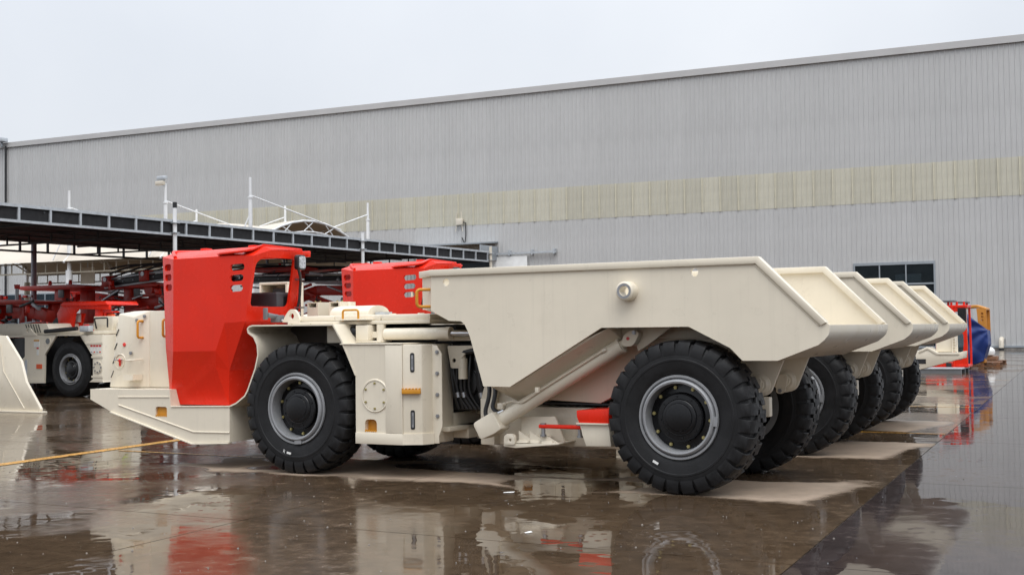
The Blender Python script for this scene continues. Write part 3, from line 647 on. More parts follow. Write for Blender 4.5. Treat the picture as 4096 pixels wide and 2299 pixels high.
    for i in range(4): G().box(-0.004, 0.004, -0.004, 0.004, -0.045, 0.045, Matrix.Translation(onn(-7.255 + 0.022 * i, 1.02 + 0.165 * i) + nn * 0.003) @ Matrix.Rotation(0.5, 4, 'Y')).obj('vent_slot', BLK, nose)
    for hx, hy, z1 in ((-6.80, -0.775, 1.645), (-6.43, -0.745, 1.655)):
        G().tube(bend([(hx, hy, z1), (hx, hy - 0.085, z1), (hx, hy - 0.085, z1 - 0.195), (hx, hy, z1 - 0.195)], 0.03), 0.014, 10).obj('grab_handle', ORA, nose)
    G().box(-6.95, -6.80, -0.935, -0.80, 0.955, 0.962).box(-6.95, -6.80, -0.942, -0.935, 0.955, 1.02).box(-6.80, -6.795, -0.942, -0.79, 0.955, 1.02).obj('bottle_cage', CREAM, nose)
    G().tube(bend([(-6.93, -0.83, 1.19), (-6.94, -0.92, 1.185), (-6.80, -0.93, 1.19), (-6.78, -0.80, 1.20)], 0.03), 0.008, 8).obj('cage_hoop', CREAM, nose)
    # ---------- cab
    A1 = (-6.02, -1.08, 2.33); A2 = (-6.03, -1.08, 1.29); B1 = (-6.34, -.92, 2.372); B2 = (-6.235, -.95, 1.33); C1 = (-6.205, -.935, .688); B3 = (-6.225, -.915, .688)
    D1 = (-4.85, -1.08, 2.325); D2 = (-4.975, -1.08, 1.615); E1 = (-5.40, -1.08, 1.295); E2 = (-5.27, -1.08, 1.60); K = (-5.43, -1.045, 1.12); Gp = (-5.29, -.985, 1.075); H1 = (-5.345, -.935, .690)
    A1b = (-5.24, -1.08, 2.335)
    yc = -0.24
    F1 = (-4.85, yc, 2.42); F2 = (-4.975, yc, 1.615); Gi = (-5.24, yc, 1.075); Hi = (-5.30, yc, .69); Bi1 = (-6.34, yc, 2.40); Bi2 = (-6.2, yc, 0.9)
    R1 = (-6.18, -.86, 2.425); R1b = (-6.26, yc, 2.44); R2 = (-5.05, -.90, 2.435); R3 = (-4.87, -.88, 2.438); Ri = (-4.85, yc, 2.43)
    g = G()
    slots = [capsule((x, -1.08, z), (1, 0, 0.04), (0, 0, 1), w, .072) for x, z, w in ((-5.085, 2.207, .205), (-5.096, 2.09, .195), (-5.10, 1.978, .185))]
    g.face3([A1, A2, E1, E2, D2, D1, A1b], slots)
    uu = (Vector(A1) - Vector(B1)); uu.z = 0; uu.normalize()
    nrm = (Vector(A1) - Vector(B1)).cross(Vector(A2) - Vector(A1)).normalized()
    vv = nrm.cross(uu).normalized()
    def onp(x, z):
        # point on the front corner panel
        a = Vector(A1); t = (x - a.x) / (B1[0] - A1[0]); y = a.y + t * (B1[1] - A1[1]); p = Vector((x, y, z)); return p - nrm * (p - a).dot(nrm)
    sl2 = [capsule(onp(x, z), uu, vv, .21, .075) for x, z in ((-6.185, 2.245), (-6.172, 2.13), (-6.158, 2.015))]
    pB2 = Vector(B2) - nrm * (Vector(B2) - Vector(A1)).dot(nrm)
    g.face3([A1, B1, tuple(pB2), A2], sl2)
    g.face3([A2, tuple(pB2), B3, C1]); g.face3([A2, C1, H1, K, E1]); g.face3([K, H1, Gp]); g.face3([E1, K, Gp, E2]); g.face3([E2, Gp, D2])
    # rear wall with the big window opening
    def rw(y, z): t = (z - 1.615) / (2.325 - 1.615); return (-4.975 + 0.125 * t, y, z)
    wnd = [rw(y, z) for y, z in rounded([(-1.035, 1.775), (-0.385, 1.775), (-0.385, 2.315), (-0.92, 2.315), (-1.03, 2.245)], [.06, .06, .05, .06, .05], 4)]
    g.face3([D2, rw(yc, 1.615), rw(yc, 2.40), rw(-0.80, 2.40), D1], [wnd])
    g.face3([D2, Gp, Gi, rw(yc, 1.615)]); g.face3([Gp, H1, Hi, Gi])
    # roof
    g.face3([B1, A1, R1]); g.face3([B1, R1, R1b, Bi1]); g.face3([A1, A1b, R2, R1]); g.face3([A1b, D1, R3, R2]); g.face3([R1, R2, R3, Ri, R1b]); g.face3([D1, rw(-0.80, 2.40), Ri, R3])
    g.face3([B1, Bi1, Bi2, B3, tuple(pB2)])
    cab = F(solid(g.obj('cab', RED, T, doubles=True, smooth=0), 0.028, -1))
    # roof trims: front hoop, visor band, lifting sockets
    G().tube(bend([(-6.02, -1.05, 2.352), (-6.20, -0.90, 2.425), (-6.20, -0.45, 2.45)], 0.05), 0.02, 8).obj('roof_trim', RED, cab)
    V = [(-5.32, -1.10, 2.350), (-4.95, -1.10, 2.366), (-4.91, -1.02, 2.385), (-4.885, -0.87, 2.440), (-4.85, -0.25, 2.418)]
    vg = G()
    for i in range(len(V) - 1):
        a, b = Vector(V[i]), Vector(V[i + 1]); o = Vector((0, 0, 0.024)); n_ = Vector((-0.10, 0.07, 0.0))
        vg.hull([a, b, a + o, b + o, a + n_, b + n_, a + n_ + o, b + n_ + o])
    vg.obj('roof_visor', RED, cab, bevel=0.004)
    G().prism([(-4.90, -0.45), (-4.84, -0.20), (-4.84, -0.10), (-4.92, -0.10)], 2.385, 2.408, 'z').obj('lamp_shelf', RED, cab, bevel=0.004)
    for (x, y) in ((-5.86, -0.72), (-5.10, -0.78)): G().box(x - .045, x + .045, y - .05, y + .05, 2.425, 2.462).obj('lifting_socket', RED, cab, bevel=0.004)
    G().box(-6.28, -4.92, -0.05, 0.0, 2.36, 2.43).box(-6.28, -6.2, -0.05, 0.0, .9, 2.36).box(-4.98, -4.92, -0.26, -0.2, 1.62, 2.40).obj('door_frame', RED, cab, bevel=0.006)
    # console inside
    con = G().box(-5.55, -5.0, -0.52, -0.08, 1.45, 1.93).obj('console', CONS, cab, bevel=0.01)
    G().box(-5.56, -5.02, -0.5, -0.1, 1.93, 1.945).obj('console_lid', PLAST, con)
    G().box(-5.0, -4.992, -0.40, -0.1, 1.50, 1.90).obj('gauge_panel', BLK, con)
    for (y, z) in ((-0.3, 1.84), (-0.3, 1.76), (-0.3, 1.68), (-.22, 1.84), (-.2, 1.74), (-.2, 1.66)): G().cyl((-4.992, y, z), (-4.985, y, z), 0.014, seg=10).obj('gauge', STL, con)
    # air box on the far side of the hood
    air = F(G().box(-6.10, -5.66, 0.48, 0.80, 1.62, 1.66).box(-6.10, -5.66, 0.48, 0.80, 2.08, 2.11).box(-6.10, -6.07, 0.48, 0.80, 1.66, 2.08).box(-5.69, -5.66, 0.48, 0.80, 1.66, 2.08).box(-6.07, -5.69, 0.76, 0.80, 1.66, 2.08).obj('air_box', CREAM, T, bevel=0.006))
    G().box(-5.98, -5.70, 0.6, 0.66, 1.66, 2.04).obj('radiator_core', BLK, air)
    F(G().box(-6.0, -4.9, 0.3, 1.0, 1.0, 1.6).obj('far_side_box', CREAM, T, bevel=0.01))
    # work lamp on the cab's rear corner with its cable
    lp = G().prism(rounded([(-0.47, 2.19), (-0.33, 2.19), (-0.33, 2.36), (-0.47, 2.36)], 0.04), -4.79, -4.73, 'x').obj('work_lamp', BLK, cab, bevel=0.008)
    G().prism(rounded([(-0.455, 2.205), (-0.345, 2.205), (-0.345, 2.345), (-0.455, 2.345)], 0.035), -4.73, -4.722, 'x').obj('lens', LENS, lp)
    G().tube(bend([(-4.78, -0.40, 2.2), (-4.80, -0.34, 2.1), (-4.84, -0.30, 2.0), (-4.86, -0.29, 1.85), (-4.93, -0.30, 1.62), (-4.86, -0.34, 1.58)], 0.08), 0.017, 8).obj('lamp_cable', RUBH, lp)
    for z in (2.08, 1.76): G().box(-4.90, -4.82, -0.33, -0.25, z, z + 0.018).obj('cable_clip', STL, lp)
    sw = F(G().box(-4.86, -4.74, -0.80, -0.70, 1.60, 1.68).cyl((-4.80, -0.75, 1.66), (-4.80, -0.92, 1.68), 0.028, seg=12).obj('battery_switch', PLAST, T, bevel=0.006))
    G().box(-4.84, -4.79, -0.95, -0.92, 1.63, 1.76).obj('switch_lever', PLAST, sw, bevel=0.006)
    G().tube(bend([(-4.74, -0.75, 1.62), (-4.64, -0.7, 1.60), (-4.60, -0.66, 1.66), (-4.7, -0.5, 1.70)], 0.04), 0.02, 8).obj('battery_cable', STL, sw)
    # ---------- wheel arches, fenders, tanks both sides
    ln = [(-5.205, 0.68), (-5.10, 0.72), (-4.98, 0.80), (-4.94, 0.86), (-4.83, 1.10), (-4.79, 1.25), (-4.80, 1.36), (-4.85, 1.45), (-4.925, 1.495), (-4.932, 1.53), (-4.91, 1.55), (-4.87, 1.558), (-3.80, 1.553), (-3.69, 1.388), (-3.515, 1.031)]
    lno = offset_poly(ln, -0.016)
    for s_ in (-1, 1):
        ya, yb = sorted((s_ * 1.085, s_ * 0.36))
        fd = F(G().prism(ln + lno[::-1], ya, yb).obj('fender', CREAM, T, smooth=30))
        G().prism(ln + [(-3.515, 0.45), (-5.205, 0.45)], *sorted((s_ * 0.345, s_ * 0.36))).obj('arch_wall', UNDER, fd)  # inner arch wall, its deep shade painted as a dark colour
        for xx in (-4.62, -4.4, -4.15): ob('bolt', BOLT_C, fd, (xx, s_ * 1.0, 1.56), (R(-90), 0, 0))
        # tank
        def yy(a, b): return sorted((s_ * a, s_ * b))
        tk = F(G().prism([(-3.68, 1.345), (-3.515, 1.035), (-3.515, 0.345), (-2.93, 0.345), (-2.93, 1.345)], *yy(0.95, 0.46)).obj('fuel_tank', CREAM, T))
        arch = rounded([(-3.40, 0.470), (-3.40, 0.592), (-3.252, 0.592), (-3.252, 0.470)], [0, .05, .05, 0], 5)
        G().prism([(-3.68, 1.352), (-3.512, 1.038), (-3.512, 0.342), (-2.935, 0.342), (-2.935, 1.352)], *yy(1.08, 1.02), holes=[arch]).obj('tank_skin', CREAM, tk, smooth=20)
        G().prism([(-3.68, 1.350), (-3.512, 1.037), (-3.512, 0.344), (-2.935, 0.344), (-2.935, 1.350)], *yy(1.0195, 0.951)).obj('tank_core', CREAM, tk, smooth=20)
        G().box(-3.42, -3.235, *yy(1.0205, 1.0225), 0.46, 0.60).obj('step_pocket', ORA, tk)
        tg = G()
        for k in range(6): tg.box(-3.398 + k * 0.025, -3.384 + k * 0.025, *yy(1.084, 1.03), 0.466, 0.484)
        tg.box(-3.40, -3.252, *yy(1.078, 1.03), 0.466, 0.474).obj('step_teeth', ORA, tk)
        G().box(-3.70, -2.93, *yy(1.095, 0.46), 1.353, 1.366).obj('tank_lid', CREAM, tk, bevel=0.003)
        G().box(-3.512, -2.93, *yy(1.0925, 1.081), 0.342, 0.455).obj('skirt_band', CREAM, tk, bevel=0.004)
        G().box(-3.137, -2.932, *yy(1.0905, 1.081), 0.458, 1.345).obj('cover_strip', CREAM, tk, bevel=0.004)
        G().lathe([(0.150, 0.0), (0.150, -s_ * -0.010), (0.163, s_ * 0.012), (0.170, s_ * 0.004), (0.172, 0.0)], 48, c=(-3.268, s_ * 1.08, 0.832)).obj('cover_ring', CREAM, tk)
        cv = G().cyl((-3.268, s_ * 1.081, 0.832), (-3.268, s_ * 1.087, 0.832), 0.146, seg=48).obj('inspection_cover', CREAM, tk)
        for i in range(6):
            a = 2 * math.pi * (i + 0.5) / 6; ob('bolt', BOLT_C, cv, (-3.268 + 0.128 * math.cos(a), s_ * 1.087, 0.832 + 0.128 * math.sin(a)), (0, 0, 0 if s_ < 0 else math.pi))
        pl = [(-2.935, -1.079), (-2.76, -0.99), (-2.715, -0.86), (-2.715, -0.46), (-2.935, -0.46)]
        pl = [(x, -s_ * y) for x, y in pl]
        cr = G().prism(pl, 0.345, 1.350, 'z').obj('tank_corner', CREAM, tk, bevel=0.01)
        pl2 = [(-2.93, -1.093), (-2.75, -1.0), (-2.70, -0.865), (-2.72, -.86), (-2.77, -0.985), (-2.93, -1.07)]
        G().prism([(x, -s_ * y) for x, y in pl2], 0.345, 0.455, 'z').obj('skirt_band', CREAM, cr)
        G().prism([(-2.75, 1.345), (-2.66, 1.335), (-2.605, 1.25), (-2.605, 0.52), (-2.645, 0.43), (-2.645, 0.35), (-2.75, 0.345)], *yy(0.862, 0.846)).obj('bolt_flange', CREAM, cr, bevel=0.003)
        for z in (1.27, 1.055, 0.84, 0.625): ob('bolt', BOLT_S, cr, (-2.655, s_ * 0.862, z), (0, 0, 0 if s_ < 0 else math.pi))
        ang = math.atan2(0.089, 0.175)
        for zc in (1.168, 0.594):
            M = Matrix.Translation((-2.845, s_ * 1.0335, zc)) @ Matrix.Rotation(ang if s_ < 0 else -ang, 4, 'Z')
            G().prism(rounded([(-0.022, -0.098), (0.022, -0.098), (0.022, 0.098), (-0.022, 0.098)], 0.022), -0.004, 0.004, M=M).obj('gauge_slot', BLK, cr)
            G().box(-0.011, 0.011, -0.009, 0.009, -0.075, 0.075, M=M).obj('sight_gauge', STL, cr)
            G().box(-0.007, 0.007, -0.011, 0.011, -0.045, 0.04, M=M).obj('sight_glass', PLAST, cr)
        M = Matrix.Translation((-2.845, s_ * 1.055, 0.885)) @ Matrix.Rotation(ang if s_ < 0 else -ang, 4, 'Z')
        sg = G(); sg.box(-0.095, 0.095, -0.03, 0.03, -0.028, 0.016, M=M)
        for k in range(6): sg.box(-0.095 + k * 0.034, -0.078 + k * 0.034, -0.032, 0.03, 0.016, 0.028, M=M)
        sg.obj('foot_tread', ORA, cr, bevel=0.002)
        wm = [(-100, 0.475, 'stk'), (-108, 0.475, 'R')] if s_ < 0 else None
        F(wheel(T, -4.262, s_ * 0.905, spin=1.5 if s_ < 0 else 0.7, marks=wm))
    F(G().cyl((-4.262, -0.7, 0.686), (-4.262, 0.7, 0.686), 0.12).lathe([(0.0, -0.24), (0.14, -0.2), (0.22, -0.1), (0.24, 0.0), (0.22, 0.1), (0.14, 0.2), (0.0, 0.24)], 24, c=(-4.262, 0, 0.686)).obj('front_axle', BLK, T))
    # ---------- engine hood
    F(G().box(-4.95, -2.75, -0.33, 0.33, 0.55, 1.55).obj('engine', ENG, T, bevel=0.02))
    hd = F(G().box(-4.62, -2.78, -0.80, 0.80, 1.562, 1.60).obj('hood_deck', CREAM, T, bevel=0.006))
    for x0, x1 in ((-4.52, -4.02), (-4.01, -3.42), (-3.41, -2.80)): G().box(x0, x1, -0.76, 0.76, 1.601, 1.662).obj('hood_panel', CREAM, hd, bevel=0.012)
    for x in (-3.9, -3.3, -2.95): G().cyl((x, -0.70, 1.662), (x, -0.70, 1.672), 0.035, seg=14).obj('panel_knob', CREAM, hd)
    cl_ = G()
    cl_.prism([(0.20, 1.662), (0.20, 1.69)] + [(0.02 + 0.20 * math.cos(a), 1.69 + 0.085 * math.sin(a)) for a in [math.pi * i / 10 for i in range(11)]] + [(-0.18, 1.662)], -4.36, -3.84, 'x', M=Matrix.Translation((0, -0.2, 0)))
    cl_.obj('exhaust_cover', CREAM, hd, smooth=40)
    G().box(-3.82, -3.72, -0.28, -0.1, 1.663, 1.70).obj('latch_plate', GALV, hd)
    for bx in (-4.82, -4.51):
        b_ = G().box(bx, bx + 0.15, -0.2, 0.1, 1.60, 1.77).box(bx, bx + 0.15, -0.2, 0.1, 1.815, 1.828).box(bx, bx + 0.02, -0.2, 0.1, 1.77, 1.815).box(bx + 0.13, bx + 0.15, -0.2, 0.1, 1.77, 1.815).obj('bracket_box', CREAM, hd)
        for q in (0.04, 0.11): ob('bolt', BOLT_C, b_, (bx + q, -0.1, 1.828), (R(-90), 0, 0))
    G().prism([(-4.36, 1.83), (-4.34, 1.75), (-4.28, 1.70), (-4.36, 1.66)], -0.05, 0.0).box(-4.9, -4.36, 0.08, 0.1, 1.6, 1.82).obj('bracket_back', CREAM, hd)
    lug = rounded([(-4.70, 1.60), (-4.655, 1.68), (-4.60, 1.74), (-4.53, 1.74), (-4.485, 1.68), (-4.45, 1.60)], [0, .03, .05, .05, .03, .03])
    G().prism(lug, -0.79, -0.755, holes=[circ(-4.572, 1.665, 0.033)]).obj('lifting_lug', CREAM, hd, smooth=25)
    G().box(-3.92, -3.50, -0.90, -0.72, 1.605, 1.62).obj('hatch_lid', CREAM, hd, bevel=0.003)
    G().tube(bend([(-3.83, -0.86, 1.60), (-3.83, -0.86, 1.715), (-3.63, -0.86, 1.715), (-3.63, -0.86, 1.60)], 0.03), 0.012, 10).obj('grab_handle', ORA, hd)
    for s_ in (-1, 1):
        y = s_ * 0.77
        sc = F(G().cyl((-3.34, y, 1.457), (-2.56, y, 1.457), 0.062, seg=28).cyl((-2.60, y, 1.457), (-2.545, y, 1.457), 0.066, seg=28).obj('steering_cylinder', CREAM, T, smooth=40))
        G().cyl((-2.55, y, 1.457), (-2.0, y * 0.95, 1.457), 0.032, seg=18).obj('rod', CHROME, sc)
        G().box(-3.66, -3.50, y - 0.10, y + 0.10, 1.39, 1.555).obj('clevis_block', CREAM, sc, bevel=0.01)
        G().box(-3.66, -3.34, y - 0.10, y + 0.10, 1.372, 1.389).obj('clevis_plate', CREAM, sc, bevel=0.004)
        G().cyl((-3.40, y, 1.39), (-3.40, y, 1.56), 0.05, seg=18).box(-3.52, -3.36, y - 0.03, y + 0.03, 1.42, 1.485).obj('pin', CREAM, sc)
        G().box(-4.05, -3.86, y - 0.08, y + 0.12, 1.37, 1.555).obj('side_bracket', CREAM, sc, bevel=0.008)
        G().lathe([(0.0, 0.075), (0.05, 0.065), (0.075, 0.03), (0.078, -0.02), (0.065, -0.05), (0.06, -0.05), (0.058, -0.075), (0.05, -0.11), (0.0, -0.11)], 24, 'z', c=(-3.735, y, 1.475)).obj('filler_cap', HUBM, sc)
    F(G().cyl((-2.50, -0.62, 0.99), (-2.50, -0.62, 1.20), 0.048, seg=18).cyl((-2.50, -0.62, 1.20), (-2.50, -0.62, 1.27), 0.03, seg=12).obj('oil_filter', CREAM, T, smooth=40))
    F(G().prism(rounded([(-2.66, 1.33), (-2.25, 1.33), (-2.25, 1.26), (-2.42, 1.27), (-2.5, 1.20), (-2.52, 1.10), (-2.62, 1.10)], 0.02), -0.66, -0.64, holes=[circ(-2.58, 1.18, 0.022, 12)]).obj('filter_bracket', CREAM, T))
    tm = F(G().box(-2.75, -2.36, -0.45, 0.45, 0.66, 1.36).cyl((-2.55, -0.52, 0.95), (-2.55, 0.5, 0.95), 0.16, seg=20).cyl((-2.44, -0.5, 1.15), (-2.44, 0.5, 1.15), 0.09, seg=16).obj('transmission', ENG, T, bevel=0.02))
    rh = random.Random(5)
    for k in range(9):
        x0 = -2.70 + 0.05 * k; P = [(x0, -0.52 - 0.05 * rh.random(), 1.34), (x0 + 0.05 * rh.random(), -0.58, 1.15 - 0.1 * rh.random()), (x0 - 0.04 + 0.1 * rh.random(), -0.56, 0.85), (x0 + 0.08, -0.5, 0.68)]
        hh = G().tube(bend(P, 0.1, 4), 0.014 + 0.008 * rh.random(), 8).obj('hydraulic_hose', RUBH, tm)
        if k % 3 == 1: G().cyl(Vector(P[2]) + Vector((0, -.01, 0)), Vector(P[2]) + Vector((0.01, -.01, -0.05)), 0.027, seg=8).obj('hose_fitting', STL, hh)
    for k in range(4): G().box(-2.66 + 0.07 * k, -2.62 + 0.07 * k, -0.50, -0.46, 0.72 + 0.05 * k, 0.80 + 0.09 * k).obj('solenoid', PLAST if k % 2 else STL, tm)
    F(G().box(-2.80, -2.20, -0.62, 0.62, 1.38, 1.42).obj('rear_deck_plate', CREAM, T))
    return T, front

truck1, front_parts = make_truck()
truck1.location = (-4.05, 11.5, 0)
tag(truck1, 'cream low mine dump truck with red cab, nearest the camera', 'mine truck', 'cream mine trucks with red cabs parked in a row')
kids = list(truck1.children)
truck2 = truck1.copy(); COL.objects.link(truck2); truck2.location = (-4.15, 15.18, 0); truck2.rotation_euler = (0, 0, R(3.0))
# the middle truck stands with its front half steered slightly away
J = Vector((-2.4, 0, 0)); rotm = Matrix.Rotation(R(-3.0), 4, 'Z')
for o in kids:
    c = copy_tree(o, truck2)
    if o in front_parts:
        c.location = J + rotm @ (o.location - J)
        c.rotation_euler = (rotm @ o.rotation_euler.to_matrix().to_4x4()).to_euler('XYZ')
tag(truck2, 'middle cream mine truck, its red cab showing behind the nearest truck', 'mine truck', 'cream mine trucks with red cabs parked in a row')
truck3 = copy_tree(truck1); truck3.location = (-4.35, 18.75, 0); truck3.rotation_euler = (0, 0, R(3.0))
tag(truck3, 'farthest cream mine truck, only its tail and rear wheels showing', 'mine truck', 'cream mine trucks with red cabs parked in a row')

# ================================================================== BLACK SHADE CANOPY
def beam(g, a, b, w, h=None):
    # square bar from a to b
    a = Vector(a); b = Vector(b); h = h or w; d = (b - a); L = d.length; q = d.to_track_quat('X', 'Z').to_matrix().to_4x4()
    return g.box(0, L, -w / 2, w / 2, -h / 2, h / 2, Matrix.Translation(a) @ q)
CX0, CX1, CY0, CY1 = -32.0, -23.7, 4.0, 41.6
can = thing('shade_canopy', 'long black net shade canopy on galvanised steel trusses', 'canopy', (0, 0, 0))
net = G(); ny, nx = 40, 12; rnd = random.Random(3)
Vn = []
for j in range(ny + 1):
    for i in range(nx + 1):
        sag = -0.05 * abs(math.sin(math.pi * i / 3)) - 0.04 * abs(math.sin(math.pi * j / 4)) - 0.01 * rnd.random()
        Vn.append((CX0 + (CX1 - CX0) * i / nx, CY0 + (CY1 - CY0) * j / ny, 4.47 + sag))
net.faces(Vn, [(j * (nx + 1) + i, j * (nx + 1) + i + 1, (j + 1) * (nx + 1) + i + 1, (j + 1) * (nx + 1) + i) for j in range(ny) for i in range(nx)])
net.obj('shade_net', NET, can)
def truss(x, m, name='edge_truss'):
    t = beam(beam(G(), (x, CY0, 4.50), (x, CY1, 4.50), 0.07), (x, CY0, 4.14), (x, CY1, 4.14), 0.06).obj(name, m, can)
    y = 19.56 - 0.905 * 17
    while y < CY1:
        G().box(x - 0.03, x + 0.03, y - 0.03, y + 0.03, 4.17, 4.465).obj('truss_post', m, t); y += 0.905
    G().box(x - 0.02, x - 0.012, CY0, CY1, 4.17, 4.465).obj('net_strip', NET, t)
    return t
truss(CX1, GALV); GDK = mat('dark_steel', (0.055, 0.06, 0.065), 0.5, metal=0.3, var=0.2)  # darker steel for the back edge, cross trusses and purlins
tb = beam(beam(G(), (CX0, CY0, 4.46), (CX0, CY1, 4.46), 0.06), (CX0, CY0, 4.14), (CX0, CY1, 4.14), 0.06).obj('edge_truss', GDK, can)
for k in range(35): G().box(CX0 - .03, CX0 + .03, CY0 + 1.07 * k - .03, CY0 + 1.07 * k + .03, 4.17, 4.43).obj('truss_post', GDK, tb)
for y in (16.1, 20.3, 24.5, 28.75, 33.0, 37.2, 41.4):
    t = beam(beam(G(), (CX0, y, 4.40), (CX1, y, 4.40), 0.05), (CX0, y, 4.14), (CX1, y, 4.14), 0.05).obj('cross_truss', GDK, can)
    for k in range(1, 9): G().box(CX0 + k * 0.92 - .02, CX0 + k * 0.92 + .02, y - .02, y + .02, 4.165, 4.375).obj('truss_post', GDK, t)
for k in range(1, 6): beam(G(), (CX0 + k * 1.38, CY0, 4.36), (CX0 + k * 1.38, CY1, 4.36), 0.04).obj('purlin', GDK, can)
for y, zt, c in ((16.1, 4.9, None), (24.5, 4.84, BLK), (33.0, 4.70, None), (41.4, 4.70, None)):
    o = G().cyl((CX1 + .08, y, 0), (CX1 + .08, y, zt), 0.055, seg=14).obj('canopy_post', WPOLE if y != 41.4 else PVC, can)
    G().cyl((CX1 + .08, y, zt), (CX1 + .08, y, zt + 0.02 if c is None else zt + .15), 0.058, seg=14).obj('post_cap', c or WPOLE, o)
    G().box(CX1 - .06, CX1 + .18, y - .09, y + .09, 4.17, 4.19).box(CX1 - .06, CX1 + .18, y - .09, y + .09, 4.43, 4.45).obj('post_bracket', GALV, o)
for y in (18.6, 27.0, 35.4): G().cyl((CX0, y, 0), (CX0, y, 4.4), 0.085, seg=14).obj('canopy_post', mat('grey_post', (0.22, 0.24, 0.27), 0.45), can)
# net hanging off the far end of the canopy
Vf = []; nf = 14
for i in range(nf + 1):
    t = i / nf; y = 41.5 + 5.2 * t; zt = 3.95 - 1.15 * math.sin(math.pi * 0.5 * min(1, t * 1.5)) + 0.25 * t * t; zb = 2.6
    Vf += [(CX1 - 0.02 * math.sin(9 * t), y, zt), (CX1 + 0.03 * math.sin(12 * t), y, zb)]
solid(G().faces(Vf, [(2 * i, 2 * i + 2, 2 * i + 3, 2 * i + 1) for i in range(nf)]).obj('net_flap', NET, can), 0.01)

# ================================================================== CREAM MEMBRANE ROOF WITH MASTS
mem = thing('membrane_roof', 'cream fabric vault roof with white masts behind the black canopy', 'canopy', (0, 0, 0))
MF = [(-38.8, 45.2), (-43.7, 44.7), (-49.8, 44.2), (-56.0, 43.7), (-62.5, 43.2)]; MB_ = [(-40.0, 56.4), (-44.6, 54.9), (-50.0, 53.6), (-56.2, 53.0), (-62.7, 52.4)]
def vault(u, v):
    # u along the rows 0..4, v across 0..1
    i = min(int(u), 3); f = u - i
    a = Vector(MF[i]).lerp(Vector(MF[i + 1]), f); b = Vector(MB_[i]).lerp(Vector(MB_[i + 1]), f)
    p = a.lerp(b, -0.04 + 1.08 * v); s_ = math.sin(math.pi * min(max(v, 0.0), 1.0))
    z = 5.25 + 2.0 * s_ ** 0.75 - 0.25 * math.sin(math.pi * f) ** 2 * s_
    return (p.x, p.y, z)
nu, nv = 32, 14; Vm = [vault(4 * i / nu, j / nv) for i in range(nu + 1) for j in range(nv + 1)]
G().faces(Vm, [(i * (nv + 1) + j, i * (nv + 1) + j + 1, (i + 1) * (nv + 1) + j + 1, (i + 1) * (nv + 1) + j) for i in range(nu) for j in range(nv)]).obj('membrane', FAB, mem)
for row, mm, ztop in ((MF, WPOLE, 8.85), (MB_, WPOLE, 8.65)):
    for k, (x, y) in enumerate(row):
        m_ = G().cyl((x, y, 4.8), (x, y, ztop - 0.9), 0.10, 0.09, 14).cyl((x, y, ztop - 0.9), (x, y, ztop), 0.065, 0.06, 14).obj('mast', mm, mem, smooth=40)
        G().cyl((x, y, 0), (x, y, 4.8), 0.17, seg=14).obj('column', WPOLE if row is MF else TANP, m_)
        G().cyl((x, y, ztop - 1.7), (x - 0.5, y + (-0.6 if row is MF else 0.6), 5.3), 0.035, seg=8).obj('stay', WPOLE, m_)
        if k < 4 and (k or row is MF): G().cyl((x, y, 8.0), (x + 2.6, y + 3.6, 6.45), 0.032, seg=8).obj('stay', WPOLE, m_) if row is MF else G().cyl((x, y, 8.0), (x - 2.2, y - 3.4, 6.45), 0.032, seg=8).obj('stay', WPOLE, m_)
        if k == 0 and row is MB_: G().cyl((x, y, 8.0), (x - 0.4, y - 4.6, 6.55), 0.032, seg=8).obj('stay', WPOLE, m_)
        G().lathe([(0.0, 0.04), (0.12, 0.04), (0.12, -0.04), (0.0, -0.04)], 12, 'z', c=(x, y, ztop - 0.95)).obj('mast_collar', WPOLE, m_)
# arched end truss and arches
for k in range(5):
    pts = [Vector(vault(k * 0.999, j / 12)) - Vector((0, 0, 0.06)) for j in range(13)]
    ar = G().tube(pts, 0.06, 8).obj('arch_chord', WPOLE, mem)
    lo = [p - Vector((0, 0, 0.55 * math.sin(math.pi * j / 12) ** 0.5)) for j, p in enumerate(pts)]
    G().tube(lo, 0.045, 8).obj('arch_chord', WPOLE, ar)
    for j in range(1, 12): G().cyl(pts[j], lo[j + (1 if j % 2 else -1)] if 0 < j < 12 else lo[j], 0.03, seg=6).obj('arch_web', WPOLE, ar)
for row in (MF, MB_):
    for i in range(4):
        a = Vector((*row[i], 5.2)); b = Vector((*row[i + 1], 5.2)); bt = beam(beam(G(), a, b, 0.07), a - Vector((0, 0, .5)), b - Vector((0, 0, .5)), 0.07).obj('eave_truss', TANP, mem)
        for q in range(1, 8): p = a.lerp(b, q / 8); G().box(p.x - .025, p.x + .025, p.y - .025, p.y + .025, 4.735, 5.165).obj('truss_post', TANP, bt)
fl = thing('floodlight', 'pair of floodlights on the white mast behind the canopy', 'floodlight', (-43.7, 44.7, 0))
G().box(-0.45, 0.05, -0.25, -0.05, 8.75, 8.95).obj('lamp_head', PVC, fl, bevel=0.03); G().box(-0.40, 0.15, -0.2, 0.0, 9.0, 9.2).obj('lamp_head', GALV, fl, bevel=0.03); G().cyl((0, -.1, 8.7), (0, -.1, 9.1), .04, seg=8).obj('bracket', GALV, fl)
for (x, y, z) in ((-51.0, 46.5, 4.72), (-44.0, 46.5, 4.75)):
    s_ = thing('hanging_sign', 'small cream board hanging under the fabric roof, %s' % ('left one' if x < -47 else 'right one'), 'sign', (x, y, z))
    G().box(-0.5, 0.5, -0.03, 0.03, -0.5, 0.35).obj('board', PVC, s_); G().cyl((0, 0, .35), (0, 0, .9), .03, seg=6).obj('hanger', GALV, s_)

